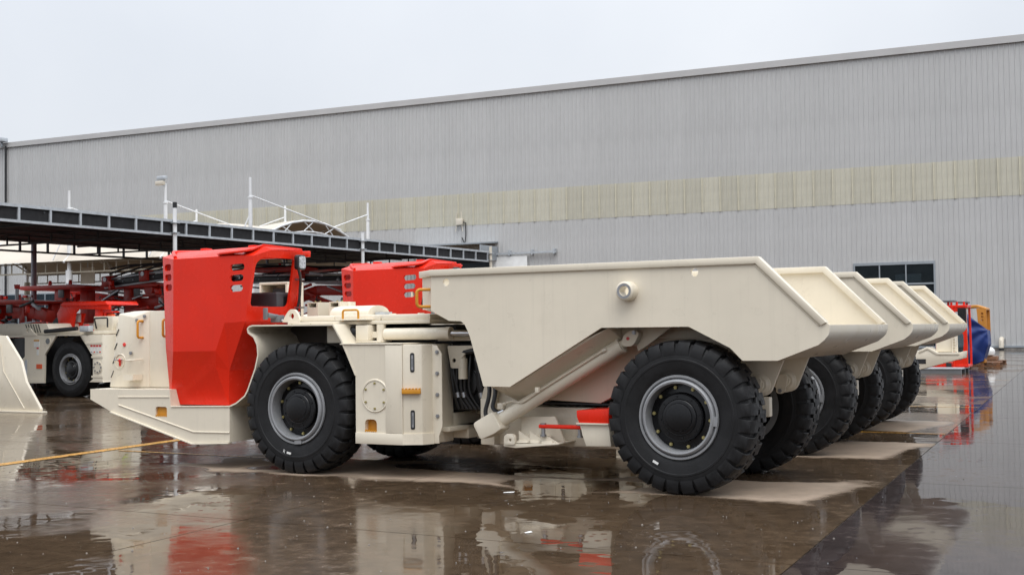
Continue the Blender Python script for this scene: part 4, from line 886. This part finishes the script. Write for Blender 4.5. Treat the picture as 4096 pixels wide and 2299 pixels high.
# ================================================================== DRILL RIGS UNDER THE CANOPY
def small_wheel(parent, x, y, z=0.62):
    w = ob('wheel', RIM, parent, (x, y, z), (0, 0.4, 0)); w.scale = (0.9, 0.9, 0.9); ob('tyre', TYRES, w); ob('hub', HUB, w)
def drill_rig(label, loc, roof=None, post=None, feed=None, boom=(), body=None, cat='drill rig', extra=None):
    t = thing('drill_rig', label, cat, loc, 0.0, 'red drill rigs parked under the black canopy')
    x0, x1 = body; yb = 1.9
    G().prism([(x0, 0.55), (x0, 1.5), (x0 + 0.5, 1.75), (x1 - 1.6, 1.75), (x1 - 1.2, 1.35), (x1, 1.3), (x1, 0.7), (x1 - .8, .5)], 0.25, yb - 0.25).obj('carrier', DRED, t, bevel=0.02)
    for x in (x0 + 0.9, x1 - 1.1):
        for y in (0.12, yb - 0.1): small_wheel(t, x, y)
    if roof:
        a, b, z, th = roof
        r = G().prism([(a, z), (a + 0.1, z + th), (b - 0.5, z + th * 0.9), (b, z + th * 0.3), (b, z - 0.02), (b - 0.5, z - 0.05), (a + 0.3, z - 0.04)], 0.15, 1.75).obj('canopy_roof', DRED, t, bevel=0.012)
        for q in (0.35, 0.65): G().lathe([(0.0, 0.16), (0.045, 0.15), (0.06, 0.05), (0.06, 0.0)], 12, 'z', c=(a + (b - a) * q, 0.5, z + th)).obj('beacon', BEACON, r)
        G().box(a + (b - a) * 0.62, a + (b - a) * 0.62 + 0.22, 0.1, 0.16, z - 0.3, z - 0.06).obj('work_lamp', PLAST, r, bevel=0.02)
    if post:
        a, b, z0, z1 = post
        G().box(a, b, 0.3, 0.6, z0, z1).obj('canopy_post', DRED, t, bevel=0.015); G().box(a, b, 1.3, 1.6, z0, z1).obj('canopy_post', DRED, t, bevel=0.015)
        G().cyl((b + 0.03, 0.35, z0), (b + 0.03, 0.35, z1 - .4), 0.03, seg=8).obj('post_pipe', GALV, t)
    if feed:
        (xa, za), (xb, zb), h = feed
        A = Vector((xa, 0.2, za)); B = Vector((xb, 0.2, zb)); d = (B - A).normalized(); n = Vector((-d.z, 0, d.x))
        f = beam(G(), A, B, 0.24, h * 0.42).obj('feed_beam', BLK, t, bevel=0.01)
        for off, m_ in ((h * 0.33, GALV), (-h * 0.30, GALV)): beam(G(), A + n * off + Vector((0, -.06, 0)), B + n * off + Vector((0, -.06, 0)), 0.10, h * 0.14).obj('slide_rail', m_, f, bevel=0.008)
        L = (B - A).length
        for q in (0.05, 0.5, 0.93):
            c = A + d * (L * q); M = Matrix.Translation(c) @ d.to_track_quat('X', 'Z').to_matrix().to_4x4()
            G().box(-0.16, 0.16, -0.22, 0.15, -h * 0.25, h * 0.55, M).obj('carriage', DRED, f, bevel=0.03)
            G().cyl(c + Vector((0, -.24, h * .3)), c + Vector((0, .1, h * .3)), 0.07, seg=12).obj('guide_roller', STL, f)
        for q in range(7): ob('bolt', BOLT_S, f, A + d * (L * (0.12 + 0.12 * q)) + Vector((0, -0.125, 0)))
        # bundle of hoses
        for k in range(5):
            P = [A + d * (L * s_) + n * (h * 0.5 + 0.05 * k + 0.10 * math.sin(3 + 5 * s_ + k)) + Vector((0, 0.05 * k, 0)) for s_ in [i / 8 * 0.8 for i in range(9)]]
            G().tube(P, 0.028, 6).obj('hose', RUBH, f)
    for (P, w) in boom:
        for i in range(len(P) - 1):
            a = Vector((P[i][0], 0.55, P[i][1])); b = Vector((P[i + 1][0], 0.55, P[i + 1][1]))
            o = beam(G(), a, b, w * 0.9, w).obj('boom', DRED, t, bevel=0.02)
            beam(G(), a + Vector((0.1, -0.3, w * .75)), b + Vector((-0.1, -0.3, w * 0.6)), 0.09).obj('boom_cylinder', GALV if i % 2 else DRED, o, bevel=0.01)
        G().cyl((P[0][0], 0.2, P[0][1]), (P[0][0], 0.9, P[0][1]), w * 0.7, seg=16).obj('boom_pivot', DRED, t)
    return t
RIGS = []
RIGS.append(drill_rig('red drill rig with flat canopy roof left of the grey post', (0, 26.2, 0), roof=(-31.95, -29.0, 2.94, 0.10), post=(-30.50, -30.15, 1.7, 2.94), body=(-34.0, -28.9)))
RIGS.append(drill_rig('drill rig with stubby roof and thick black feed on top', (0, 26.6, 0), roof=(-28.85, -26.5, 2.92, 0.12), post=(-28.0, -27.68, 1.7, 2.92), feed=((-28.6, 3.02), (-25.2, 3.28), 0.40), boom=[([(-27.6, 2.35), (-25.4, 2.52)], 0.36), ([(-26.9, 2.82), (-25.7, 2.75), (-25.3, 2.4)], 0.24)], body=(-28.7, -24.4)))
RIGS.append(drill_rig('red boomed drill rig with long grey feed rail behind the near cab', (0, 34, 0), roof=(-29.3, -26.4, 3.66, 0.14), post=(-28.6, -28.2, 1.7, 3.66), feed=((-30.6, 3.42), (-23.4, 3.30), 0.42), boom=[([(-29.0, 2.3), (-26.6, 2.95), (-24.9, 2.9)], 0.34), ([(-27.4, 2.85), (-25.4, 2.25)], 0.22)], body=(-31.0, -23.5)))
RIGS.append(drill_rig('red drill rig at the far left with raised lamp stalk', (0, 24.0, 0), roof=(-31.3, -28.75, 2.46, 0.08), post=(-29.40, -29.22, 1.7, 2.46), body=(-32.6, -28.3), boom=[([(-30.4, 2.2), (-28.9, 2.15), (-28.4, 2.05)], 0.34)]))
stk_ = thing('lamp_stalk', 'upright red warning lamp on a short grey stalk at the left', 'lamp', (-29.5, 24.3, 2.53))
G().cyl((0, 0, 0), (0, 0, 0.32), 0.05, seg=12).obj('stalk', GALV, stk_); G().cyl((0, 0, 0.32), (0, 0, 0.44), 0.07, 0.085, seg=12).obj('cap', BEACON, stk_)
sm = thing('drill_rig', 'red sloping drill boom with silver slide pointing up behind the loader', 'drill rig', (0, 28.5, 0), 0.0, 'red drill rigs parked under the black canopy')
beam(G(), (-32.5, 0.2, 2.95), (-29.0, 0.2, 2.52), 0.25, 0.20).obj('boom', RED, sm, bevel=0.02)
for dz in (0.14, 0.24): beam(G(), (-32.3, 0.1, 2.95 + dz), (-29.0, 0.1, 2.60 + dz), 0.12, 0.07).obj('slide_rail', GALV, sm, bevel=0.008)
G().box(-32.2, -31.7, -0.1, 0.5, 2.35, 2.85).obj('boom_pivot', RED, sm, bevel=0.05); G().box(-33.5, -28.6, 0.0, 1.6, 0.6, 2.15).obj('carrier', DRED, sm, bevel=0.03)
beam(G(), (-30.9, -0.1, 2.62), (-29.3, -0.1, 2.52), 0.2, 0.16).obj('boom', RED, sm, bevel=0.02)
for x in (-32.8, -29.6): small_wheel(sm, x, -0.1)

# small fittings, hoses and frames on the rigs
def fittings(t, xr, zr, n, seed, y=-0.02):
    r = random.Random(seed); ms = [DRED, DRED, RED, BLK, STL, GALV, RUBH]
    for k in range(n):
        x = xr[0] + (xr[1] - xr[0]) * r.random(); z = zr[0] + (zr[1] - zr[0]) * r.random(); yy = y - 0.15 * r.random(); q = r.random(); m = r.choice(ms)
        if q < 0.35:
            P = [(x, yy, z), (x + r.uniform(-.3, .3), yy - .1, z + r.uniform(-.25, .1)), (x + r.uniform(-.6, .6), yy, z + r.uniform(-.3, .2))]
            G().tube(bend(P, 0.15, 5), r.uniform(.012, .025), 7).obj('hose', RUBH, t)
        elif q < 0.6:
            w, h = r.uniform(.06, .2), r.uniform(.05, .18); G().box(x, x + w, yy, yy + .1, z, z + h).obj('valve_block', m, t, bevel=0.012)
        elif q < 0.85:
            L = r.uniform(.4, 1.1); a = r.uniform(-.5, .5); beam(G(), (x, yy, z), (x + L * math.cos(a), yy, z + L * math.sin(a)), r.uniform(.04, .09)).obj('strut', m, t, bevel=0.008)
        else:
            G().cyl((x, yy - .08, z), (x, yy + .1, z), r.uniform(.04, .09), seg=14).obj('roller', m, t)
for i_, (t_, xr, zr, n_) in enumerate(((RIGS[0], (-33.5, -29.2), (1.75, 2.75), 26), (RIGS[1], (-28.5, -24.9), (1.8, 3.0), 32), (RIGS[2], (-30.5, -23.8), (1.9, 3.6), 46), (RIGS[3], (-32.0, -28.6), (1.75, 2.4), 30))): fittings(t_, xr, zr, n_, 40 + i_)
fittings(sm, (-32.6, -29.2), (2.15, 3.0), 26, 77)

# ================================================================== LOADER ON THE LEFT
ld = thing('loader', 'low cream underground loader with smooth tyre standing under the canopy edge', 'loader', (0, 21.2, 0))
bd = [(-28.5, 0.32), (-28.5, 1.50), (-25.6, 1.52), (-24.32, 1.51), (-24.74, 1.03), (-24.76, 0.335), (-25.55, 0.315)]
hole = rounded([(-26.05, 0.92), (-26.05, 1.46), (-25.45, 1.46), (-25.45, 0.98), (-25.55, 0.92)], 0.04)
body_ = G().prism(bd, 0.0, 0.05, holes=[hole]).obj('side_plate', CREAM, ld)
G().box(-28.5, -24.9, 0.10, 2.0, 0.35, 1.45).obj('engine_bay', BLK, ld)
G().prism([(-28.5, 1.50), (-28.5, 1.83), (-24.86, 1.80), (-24.66, 1.52)], 0.15, 1.9).obj('hood', CREAM, ld, bevel=0.02)
for k in range(6): G().box(-0.012, 0.012, -0.004, 0.004, -0.11, 0.11, Matrix.Translation((-25.55 + k * 0.09, 0.146, 1.68)) @ Matrix.Rotation(-0.4, 4, 'Y')).obj('vent_slot', BLK, body_)
G().prism(rounded([(-25.52, 1.50), (-25.46, 1.60), (-25.36, 1.70), (-25.24, 1.70), (-25.16, 1.60), (-25.0, 1.51)], [0, .05, .06, .06, .05, .05]), -0.02, 0.02, holes=[circ(-25.31, 1.62, 0.05)]).obj('lifting_lug', CREAM, body_)
G().cyl((-24.62, -0.01, 1.36), (-24.62, 0.0, 1.36), 0.10, seg=24).obj('port_ring', CREAM, body_); G().cyl((-24.62, -0.016, 1.36), (-24.62, -0.01, 1.36), 0.07, seg=20).obj('port', PLAST, body_)
G().box(-25.48, -24.75, -0.02, 0.0, 0.335, 0.43).obj('weld_band', CREAM, body_); G().box(-25.44, -25.36, -0.01, 0.0, 0.46, 0.9).obj('slot', GALV, body_)
G().box(-25.03, -24.83, -0.01, 0.0, 0.69, 0.80).obj('reflector', ORAP, body_)
lbl = G().box(-25.12, -24.92, -0.008, 0.0, 1.22, 1.40).obj('label', STICK, body_); G().box(-25.12, -24.92, -0.010, -0.0081, 1.36, 1.40).obj('label_print', YEL, lbl)
lbl = G().box(-25.02, -24.94, -0.008, 0.0, 1.02, 1.21).obj('label', STICK, body_); G().box(-25.02, -24.94, -0.010, -0.0081, 1.17, 1.21).obj('label_print', REDP, lbl)
G().prism([(-24.35, 1.50), (-23.48, 1.50), (-23.07, 1.02), (-23.07, 0.4), (-24.76, 0.4), (-24.76, 1.03)], 0.62, 0.66).obj('arch_wall', UNDER, ld)  # loader arch wall, shade painted in the same brown
G().prism([(-24.32, 1.49), (-24.32, 1.515), (-23.47, 1.51), (-23.06, 1.02), (-23.075, 1.005), (-23.49, 1.485)], -0.02, 0.7).obj('fender', CREAM, ld)
fb = G().prism([(-23.50, 1.50), (-22.74, 1.50), (-22.74, 0.40), (-22.72, 0.37), (-23.20, 0.37), (-23.07, 0.45), (-23.07, 1.02)], -0.02, 0.7).obj('fuel_tank', CREAM, ld, bevel=0.012)
for z in (0.48, 0.95, 1.28): G().box(-23.10 if z < 1.2 else -23.3, -22.735, -0.032, -0.02, z, z + 0.05).obj('weld_band', CREAM, fb)
G().cyl((-22.89, -0.035, 0.73), (-22.89, -0.02, 0.73), 0.145, seg=28).obj('inspection_cover', CREAM, fb)
for i in range(8): ob('bolt', BOLT_S, fb, (-22.89 + .115 * math.cos(i * .785), -0.035, .73 + .115 * math.sin(i * .785)))
for i in range(4):
    lb = G().box(-23.14 + i * 0.095, -23.065 + i * 0.095, -0.024, -0.02, 1.06, 1.26).obj('label', STICK, fb); G().box(-23.14 + i * 0.095, -23.065 + i * 0.095, -0.026, -0.0242, 1.215, 1.26).obj('label_print', REDP, lb)
    G().box(-23.125 + i * 0.095, -23.08 + i * 0.095, -0.026, -0.0242, 1.075, 1.11).obj('label_print', ORAP if i % 2 else GREYT, lb)
wl = ob('wheel', RIM, ld, (-23.91, 0.26, 0.675), (0, 0.9, 0)); ob('tyre', TYRES, wl); ob('hub', HUB, wl)
for i in range(10): ob('bolt', BOLT_Y, wl, (0.268 * math.cos(i * .628), -0.103, 0.268 * math.sin(i * .628)))
wl = ob('wheel', RIM, ld, (-26.8, 0.26, 0.675)); ob('tyre', TYRES, wl); wl = ob('wheel', RIM, ld, (-23.91, 1.8, 0.675)); ob('tyre', TYRES, wl)
G().box(-24.7, -22.8, 0.1, 1.9, 1.515, 1.60).obj('deck', CREAM, ld, bevel=0.01)
G().cyl((-24.7, -0.02, 1.60), (-23.6, -0.02, 1.66), 0.05, seg=12).obj('exhaust_hose', RUBH, ld); G().box(-23.45, -23.15, -0.08, 0.08, 1.58, 1.72).obj('valve_block', GALV, ld, bevel=0.01); G().cyl((-23.3, 0, 1.72), (-23.3, 0, 1.76), 0.07, seg=14).obj('red_knob', REDP, ld)
G().box(-23.6, -22.95, 0.5, 1.3, 1.60, 1.95).obj('cabinet', CREAM, ld, bevel=0.015)
G().tube(bend([(-23.45, 0.45, 1.65), (-23.45, 0.38, 1.90), (-23.0, 0.38, 1.91), (-23.0, 0.38, 1.68)], 0.04), 0.02, 8).obj('grab_handle', BLK, ld)
arm = G().prism(rounded([(-22.95, 0.95), (-22.85, 1.75), (-22.62, 1.95), (-22.40, 1.85), (-22.30, 1.2), (-22.35, 0.6), (-22.7, 0.55)], 0.08), 0.5, 0.8).obj('boom_arm', CREAM, ld, bevel=0.015)
G().cyl((-22.62, 0.45, 1.80), (-22.62, 0.85, 1.80), 0.10, seg=20).obj('arm_pin', CREAM, arm); G().tube([(-22.62, .45, 1.78), (-22.4, .42, 1.80), (-22.2, .45, 1.74)], 0.022, 8).obj('hose', LIME, arm); G().tube([(-22.6, .46, 1.6), (-22.5, .42, 1.45), (-22.4, .45, 1.35)], 0.018, 8).obj('hose', LIME, arm)
# red open canopy of the loader
rc = G().prism([(-25.35, 2.05), (-25.18, 2.28), (-25.05, 2.33), (-23.60, 2.32), (-23.50, 2.22), (-23.50, 2.12), (-24.6, 2.16), (-24.72, 2.05), (-24.80, 1.62), (-25.25, 1.62)], 0.9, 0.98).obj('canopy_frame', RED, ld, bevel=0.01)
G().prism([(-25.18, 2.28), (-25.05, 2.345), (-23.58, 2.335), (-23.50, 2.24), (-25.1, 2.22)], 0.85, 1.9).obj('canopy_roof', RED, rc, bevel=0.015)
G().prism([(-25.34, 2.06), (-25.22, 1.62), (-24.80, 1.62), (-24.62, 2.05)], 1.15, 1.2).obj('seat_panel', RED, rc); G().box(-25.15, -24.75, 1.135, 1.149, 1.83, 2.03).obj('label', STICK, rc)
G().box(-24.05, -23.78, 0.95, 1.25, 1.62, 2.18).obj('canopy_post', RED, ld, bevel=0.015); G().box(-24.15, -23.68, 0.9, 1.3, 1.60, 1.635).obj('post_foot', RED, ld, bevel=0.008)
G().box(-23.72, -23.46, 0.95, 1.2, 1.80, 1.83).box(-23.72, -23.68, .95, 1.2, 1.83, 2.05).box(-23.70, -23.46, 0.95, 1.2, 2.05, 2.08).obj('lamp_bracket', RED, ld); G().box(-23.66, -23.48, 0.98, 1.1, 1.86, 2.02).obj('work_lamp', ORAP, ld, bevel=0.03)
rl_ = G().lathe([(0.0, -0.02), (0.46, -0.02), (0.46, 0.02), (0.0, 0.02)], 28, c=(-25.35, 1.1, 1.55)).obj('cable_reel', BLK, ld)
for i in range(8): a = i * math.pi / 4 + .2; G().box(-0.16, 0.16, -0.005, 0.0, -0.035, 0.035, Matrix.Translation((-25.35 + 0.28 * math.cos(a), 1.078, 1.55 + 0.28 * math.sin(a))) @ Matrix.Rotation(-a, 4, 'Y')).obj('reel_slot', YHOSE, rl_)
G().lathe([(0.30, 0.06), (0.40, 0.04), (0.43, 0.15), (0.40, 0.25), (0.3, 0.25)], 28, c=(-25.30, 1.1, 1.53)).obj('cable_winding', YHOSE, rl_)
bk = thing('loader_bucket', 'cream steel bucket side resting on the wet ground at left edge', 'bucket', (0, 16.7, 0))
bp_ = [(-22.6, 0.03), (-19.62, 0.03), (-19.60, 0.075), (-20.02, 0.60), (-20.16, 1.00), (-20.60, 1.50), (-21.0, 1.52), (-22.6, 1.3)]
G().prism(bp_, 0.0, 0.06).obj('side_plate', CREAM, bk, bevel=0.006); 
G().box(-22.6, -19.52, -0.05, 0.09, 0.0, 0.03).obj('cutting_edge', CREAM, bk, bevel=0.005)
G().tube([(-20.75, -0.01, 1.35), (-20.65, -0.01, 0.8), (-20.05, -0.01, 0.08)], 0.01, 6).obj('weld_bead', CREAM, bk)
G().prism([(-22.6, .03), (-21.6, .03), (-21.9, .9), (-22.6, 1.2)], 0.06, 0.9).obj('bowl', CREAM, bk)

# ================================================================== AT THE RIGHT: SPARE CABS, TARP, PALLETS
mv = thing('mining_vehicle', 'cream front deck of a parked vehicle behind the last truck', 'mining vehicle', (0, 36.5, 0))
dkp = [(-9.0, 0.15), (-9.0, 0.72), (-6.85, 0.74), (-6.72, 0.80), (-6.60, 0.845), (-6.33, 0.68), (-5.75, 0.69), (-5.64, 0.73), (-5.66, 0.53), (-5.98, 0.447), (-6.87, 0.20)]
dkm = G().prism(dkp, 0, 0.7).obj('bumper_deck', CREAM, mv, bevel=0.01)
G().prism([(-6.85, 0.752), (-6.61, 0.86), (-6.33, 0.695), (-5.75, 0.702), (-5.75, 0.63), (-6.35, 0.625), (-6.61, 0.785), (-6.85, 0.68)], -0.025, 0.0).obj('deck_rim', CREAM, dkm, bevel=0.006)
G().box(-6.92, -6.66, -0.012, 0.0, 0.38, 0.51).obj('step_pocket', BLK, dkm)
G().box(-6.42, -5.90, 0.25, 0.65, 0.70, 1.40).obj('nose_box', CREAM, mv, bevel=0.03)
lad = G().box(-5.97, -5.945, 0.18, 0.23, 0.70, 1.25).box(-5.845, -5.82, 0.18, 0.23, 0.70, 1.25).obj('ladder', CREAM, mv)
for k in range(6): G().box(-5.945, -5.845, 0.19, 0.22, 0.76 + k * 0.08, 0.78 + k * 0.08).obj('rung', CREAM, lad)
G().cyl((-6.85, 0.3, 0.93), (-6.5, 0.3, 0.93), 0.06, seg=16).obj('exhaust', BLK, mv)
small_wheel(mv, -8.3, 0.4)
sp = thing('steel_skid', 'low grey steel skid under the red spare cab', 'skid', (-6.5, 39.3, 0))
G().box(-1.6, 0.36, 0.0, 1.6, 0.12, 0.17).obj('top_plate', GALV, sp, bevel=0.01)
for y in (0.02, 0.75, 1.45): G().box(-1.6, 0.34, y, y + 0.12, 0.0, 0.12).obj('runner', PLAST, sp)
rcab = thing('spare_cab', 'red spare operator cab with black mesh guard on the skid', 'cab', (-6.5, 39.9, 0.17))
for x, y in ((-0.45, 0.05), (0.05, 0.0), (0.42, 0.05), (0.42, 0.9), (-0.45, 0.9)): G().tube(bend([(x, y, 0.0), (x, y, 0.6), (x + (-0.02 if x > 0 else 0.06), y, 1.86)], 0.2), 0.035, 8).obj('frame_post', RED, rcab)
for z in (0.04, 1.86):
    for a, b in (((-0.42, 0.05), (0.42, 0.05)), ((0.42, 0.05), (0.42, 0.9)), ((0.42, 0.9), (-0.42, 0.9)), ((-0.42, 0.9), (-0.42, 0.05))): beam(G(), (*a, z), (*b, z), 0.08).obj('frame_rail', RED, rcab, bevel=0.01)
G().box(-0.8, 0.0, 0.0, 0.8, 0.0, 0.16).obj('base', RED, rcab, bevel=0.02); G().box(-0.18, -0.02, -0.03, 0.0, 0.02, 0.14).obj('hinge_block', BLK, rcab, bevel=0.01)
dr = rounded([(0.12, 0.22), (0.30, 0.22), (0.35, 0.75), (0.34, 1.05), (0.10, 1.05), (0.06, 0.7)], 0.08)
G().prism([(0.03, 0.08), (0.42, 0.08), (0.40, 1.82), (0.06, 1.82)], 0.02, 0.045, holes=[dr, [(0.12, 1.2), (0.34, 1.2), (0.34, 1.7), (0.12, 1.7)]]).obj('door', RED, rcab)
G().prism(dr, 0.03, 0.036).obj('door_glass', GLS, rcab); G().box(-0.38, 0.0, 0.05, 0.06, 0.3, 1.75).obj('side_glass', GLS, rcab)
gm = G().box(0.20, 0.44, 0.0, 0.012, 1.32, 1.80)
for k in range(6): gm.box(0.20 + k * 0.045, 0.21 + k * 0.045, -0.03, -0.015, 1.30, 1.82)
for k in range(7): gm.box(0.19, 0.45, -0.028, -0.013, 1.30 + k * 0.085, 1.31 + k * 0.085)
gm.obj('mesh_guard', BLK, rcab)
for x0, x1, y, z in ((-0.35, 0.10, 0.0, 2.0), (0.14, 0.44, 0.3, 1.96)): G().box(x0, x1, y, y + 0.5, z, z + 0.06).obj('roof_rack', PLAST, rcab, bevel=0.01)
for x, y in ((-0.1, 0.15), (0.16, 0.1), (0.36, 0.15), (0.36, 0.7), (-0.1, 0.7)): G().cyl((x, y, 1.86), (x, y, 2.0), 0.035, seg=10).obj('rack_stud', RED, rcab)
yc_ = thing('spare_cab', 'ochre yellow spare cab frame half under a blue tarp', 'cab', (-6.5, 45.0, 0.15))
G().prism([(-0.40, 1.92), (-0.30, 1.98), (0.0, 1.99), (0.32, 1.87), (0.32, 1.80), (0.0, 1.90), (-0.40, 1.86)], 0, 0.9).obj('roof', YCAB, yc_, bevel=0.015)
hs = [[tuple(q) for q in rounded([(0.14, z), (0.23, z), (0.23, z + 0.06), (0.14, z + 0.06)], 0.025)] for z in (1.44, 1.55, 1.66)]
G().prism([(0.08, 0.95), (0.33, 0.95), (0.32, 1.83), (0.0, 1.88)], 0, 0.04, holes=hs).obj('side_panel', YCAB, yc_)
G().prism([(0.08, 0.95), (0.33, 0.95), (0.32, 1.83), (0.0, 1.88)], 0.85, 0.9).obj('side_panel', YCAB, yc_)
for y in (0.02, 0.85): G().box(-0.40, -0.34, y, y + 0.05, 0, 1.9).obj('frame_post', YCAB, yc_)
G().box(-0.40, 0.24, 0.0, 0.5, 0.0, 0.95).obj('lower_shell', YCAB, yc_, bevel=0.02)
tp = thing('blue_tarp', 'crumpled blue tarpaulin draped over the yellow spare cab', 'tarp', (-6.5, 44.85, 0))
Vt = []; nt1, nt2 = 44, 40
def hemx(z): return 0.40 if z > 1.25 else (0.40 + 0.035 * math.sin((1.25 - z) * 3) if z > 0.75 else 0.42 - (0.75 - z) * 0.36)
for i in range(nt1 + 1):
    s_ = i / nt1
    for j in range(nt2 + 1):
        t = j / nt2; top = 1.84 - 0.58 * s_ ** 0.9; bot = 0.10 + 0.22 * max(0, s_ - 0.45)
        z = top + (bot - top) * t; x = -0.27 + (0.27 + hemx(z)) * s_
        # radiating creases from the upper right corner plus crumples
        ang = math.atan2(1.28 - z, 0.45 - x + 0.02); rr = math.hypot(1.28 - z, 0.45 - x)
        y = -0.05 * math.sin(math.pi * min(1, t * 1.1)) - 0.035 * math.sin(9 * ang + 0.8 * math.sin(5 * rr)) * min(1, rr * 1.6) - 0.012 * math.sin(9 * x + 5 * z) - 0.02 * abs(math.sin(5 * z + 4 * x))
        if s_ > 0.93: y += (s_ - 0.93) * 6.0
        Vt.append((x, y, z))
solid(G().faces(Vt, [(i * (nt2 + 1) + j, (i + 1) * (nt2 + 1) + j, (i + 1) * (nt2 + 1) + j + 1, i * (nt2 + 1) + j + 1) for i in range(nt1) for j in range(nt2)]).obj('sheet', BLUE, tp, smooth=25), 0.006)
def pallet(loc, rz, label):
    t = thing('wooden_pallet', label, 'pallet', loc, rz, 'wooden pallets near the tarp')
    for k in range(6): G().box(-0.6, 0.6, -0.5 + k * 0.18, -0.38 + k * 0.18, 0.12, 0.145).obj('board', WOOD, t)
    for y in (-0.5, -0.05, 0.44):
        for x in (-0.58, -0.06, 0.46): G().box(x, x + 0.12, y, y + 0.1, 0.02, 0.12).obj('block', WOOD, t)
        G().box(-0.6, 0.6, y, y + 0.1, 0.0, 0.02).obj('skid_board', WOOD, t)
pallet((-6.52, 46.5, 0), 0.05, 'brown wooden pallet under the blue tarp'); pallet((-6.75, 48.6, 0), -0.2, 'loose wooden pallet beyond the tarp by the wall')
G_ = tag(G().lathe([(0.0, 0.34), (0.09, 0.325), (0.17, 0.25), (0.19, 0.16), (0.16, 0.05), (0.08, 0.0), (0.0, 0.0)], 20, 'z').obj('white_bag', WHT, None), 'round white bag lying on the pallet behind the tarp', 'bag'); G_.location = (-6.55, 48.3, 0.30)
bx_ = tag(G().box(-0.35, 0.3, -0.25, 0.3, 0, 0.15).obj('timber_box', WOOD, None, bevel=0.01), 'dark timber box on the far pallet beneath the white bag', 'box'); bx_.location = (-6.6, 48.45, 0.148)

# ================================================================== grit and rain splashes on the wet ground
rg = random.Random(11); gg = G()
for k in range(520):
    y = 3.5 + 14 * rg.random() ** 1.3; x = -1.0 - (1.0 + y * 1.15) * rg.random() + 1.6 * rg.random(); r = 0.003 + 0.009 * rg.random() ** 3
    a = rg.random() * 6.28; gg.faces([(x + r * math.cos(a), y + r * math.sin(a), 0.001), (x + r * math.cos(a + 2.1), y + r * math.sin(a + 2.1), 0.001), (x + r * math.cos(a + 4.2), y + r * math.sin(a + 4.2), 0.001), (x, y, r * 0.9)], [(0, 1, 3), (1, 2, 3), (2, 0, 3)])
o = gg.obj('grit', CONC, None, smooth=0); o['kind'] = 'stuff'; o['label'] = 'small grit scattered over the wet concrete'; o['category'] = 'grit'
gg = G()
for k in range(450):
    y = 5.2 + 8 * rg.random(); x = 1.0 - (2.0 + y * 1.25) * rg.random(); r = 0.0016 + 0.0024 * rg.random() ** 2; z = 0.003 + 0.02 * rg.random() ** 3
    gg.faces([(x - r, y, z), (x, y - r, z), (x + r, y, z), (x, y + r, z), (x, y, z + r), (x, y, z - r)], [(0, 1, 4), (1, 2, 4), (2, 3, 4), (3, 0, 4), (1, 0, 5), (2, 1, 5), (3, 2, 5), (0, 3, 5)])
o = gg.obj('rain_splashes', GALV, None); o['kind'] = 'stuff'; o['label'] = 'tiny pale rain splashes on the wet ground'; o['category'] = 'rain splashes'
# scraps lying about
for (x, y, l, a, lab) in ((-5.55, 9.9, 0.10, 0.3, 'small pale scrap of paper near the front wheel'), (-4.3, 8.0, 0.06, 1.0, 'white scrap on wet ground before the rear wheel')):
    c, sn = math.cos(a), math.sin(a)
    q = G().faces([(x, y, .004), (x + l * c, y + l * sn, .006), (x + l * c - l * .5 * sn, y + l * sn + l * .5 * c, .012), (x - l * .4 * sn, y + l * .4 * c, .005)], [(0, 1, 2, 3)]).obj('paper_scrap', STICK)
    tag(solid(q, 0.001), lab, 'scrap')
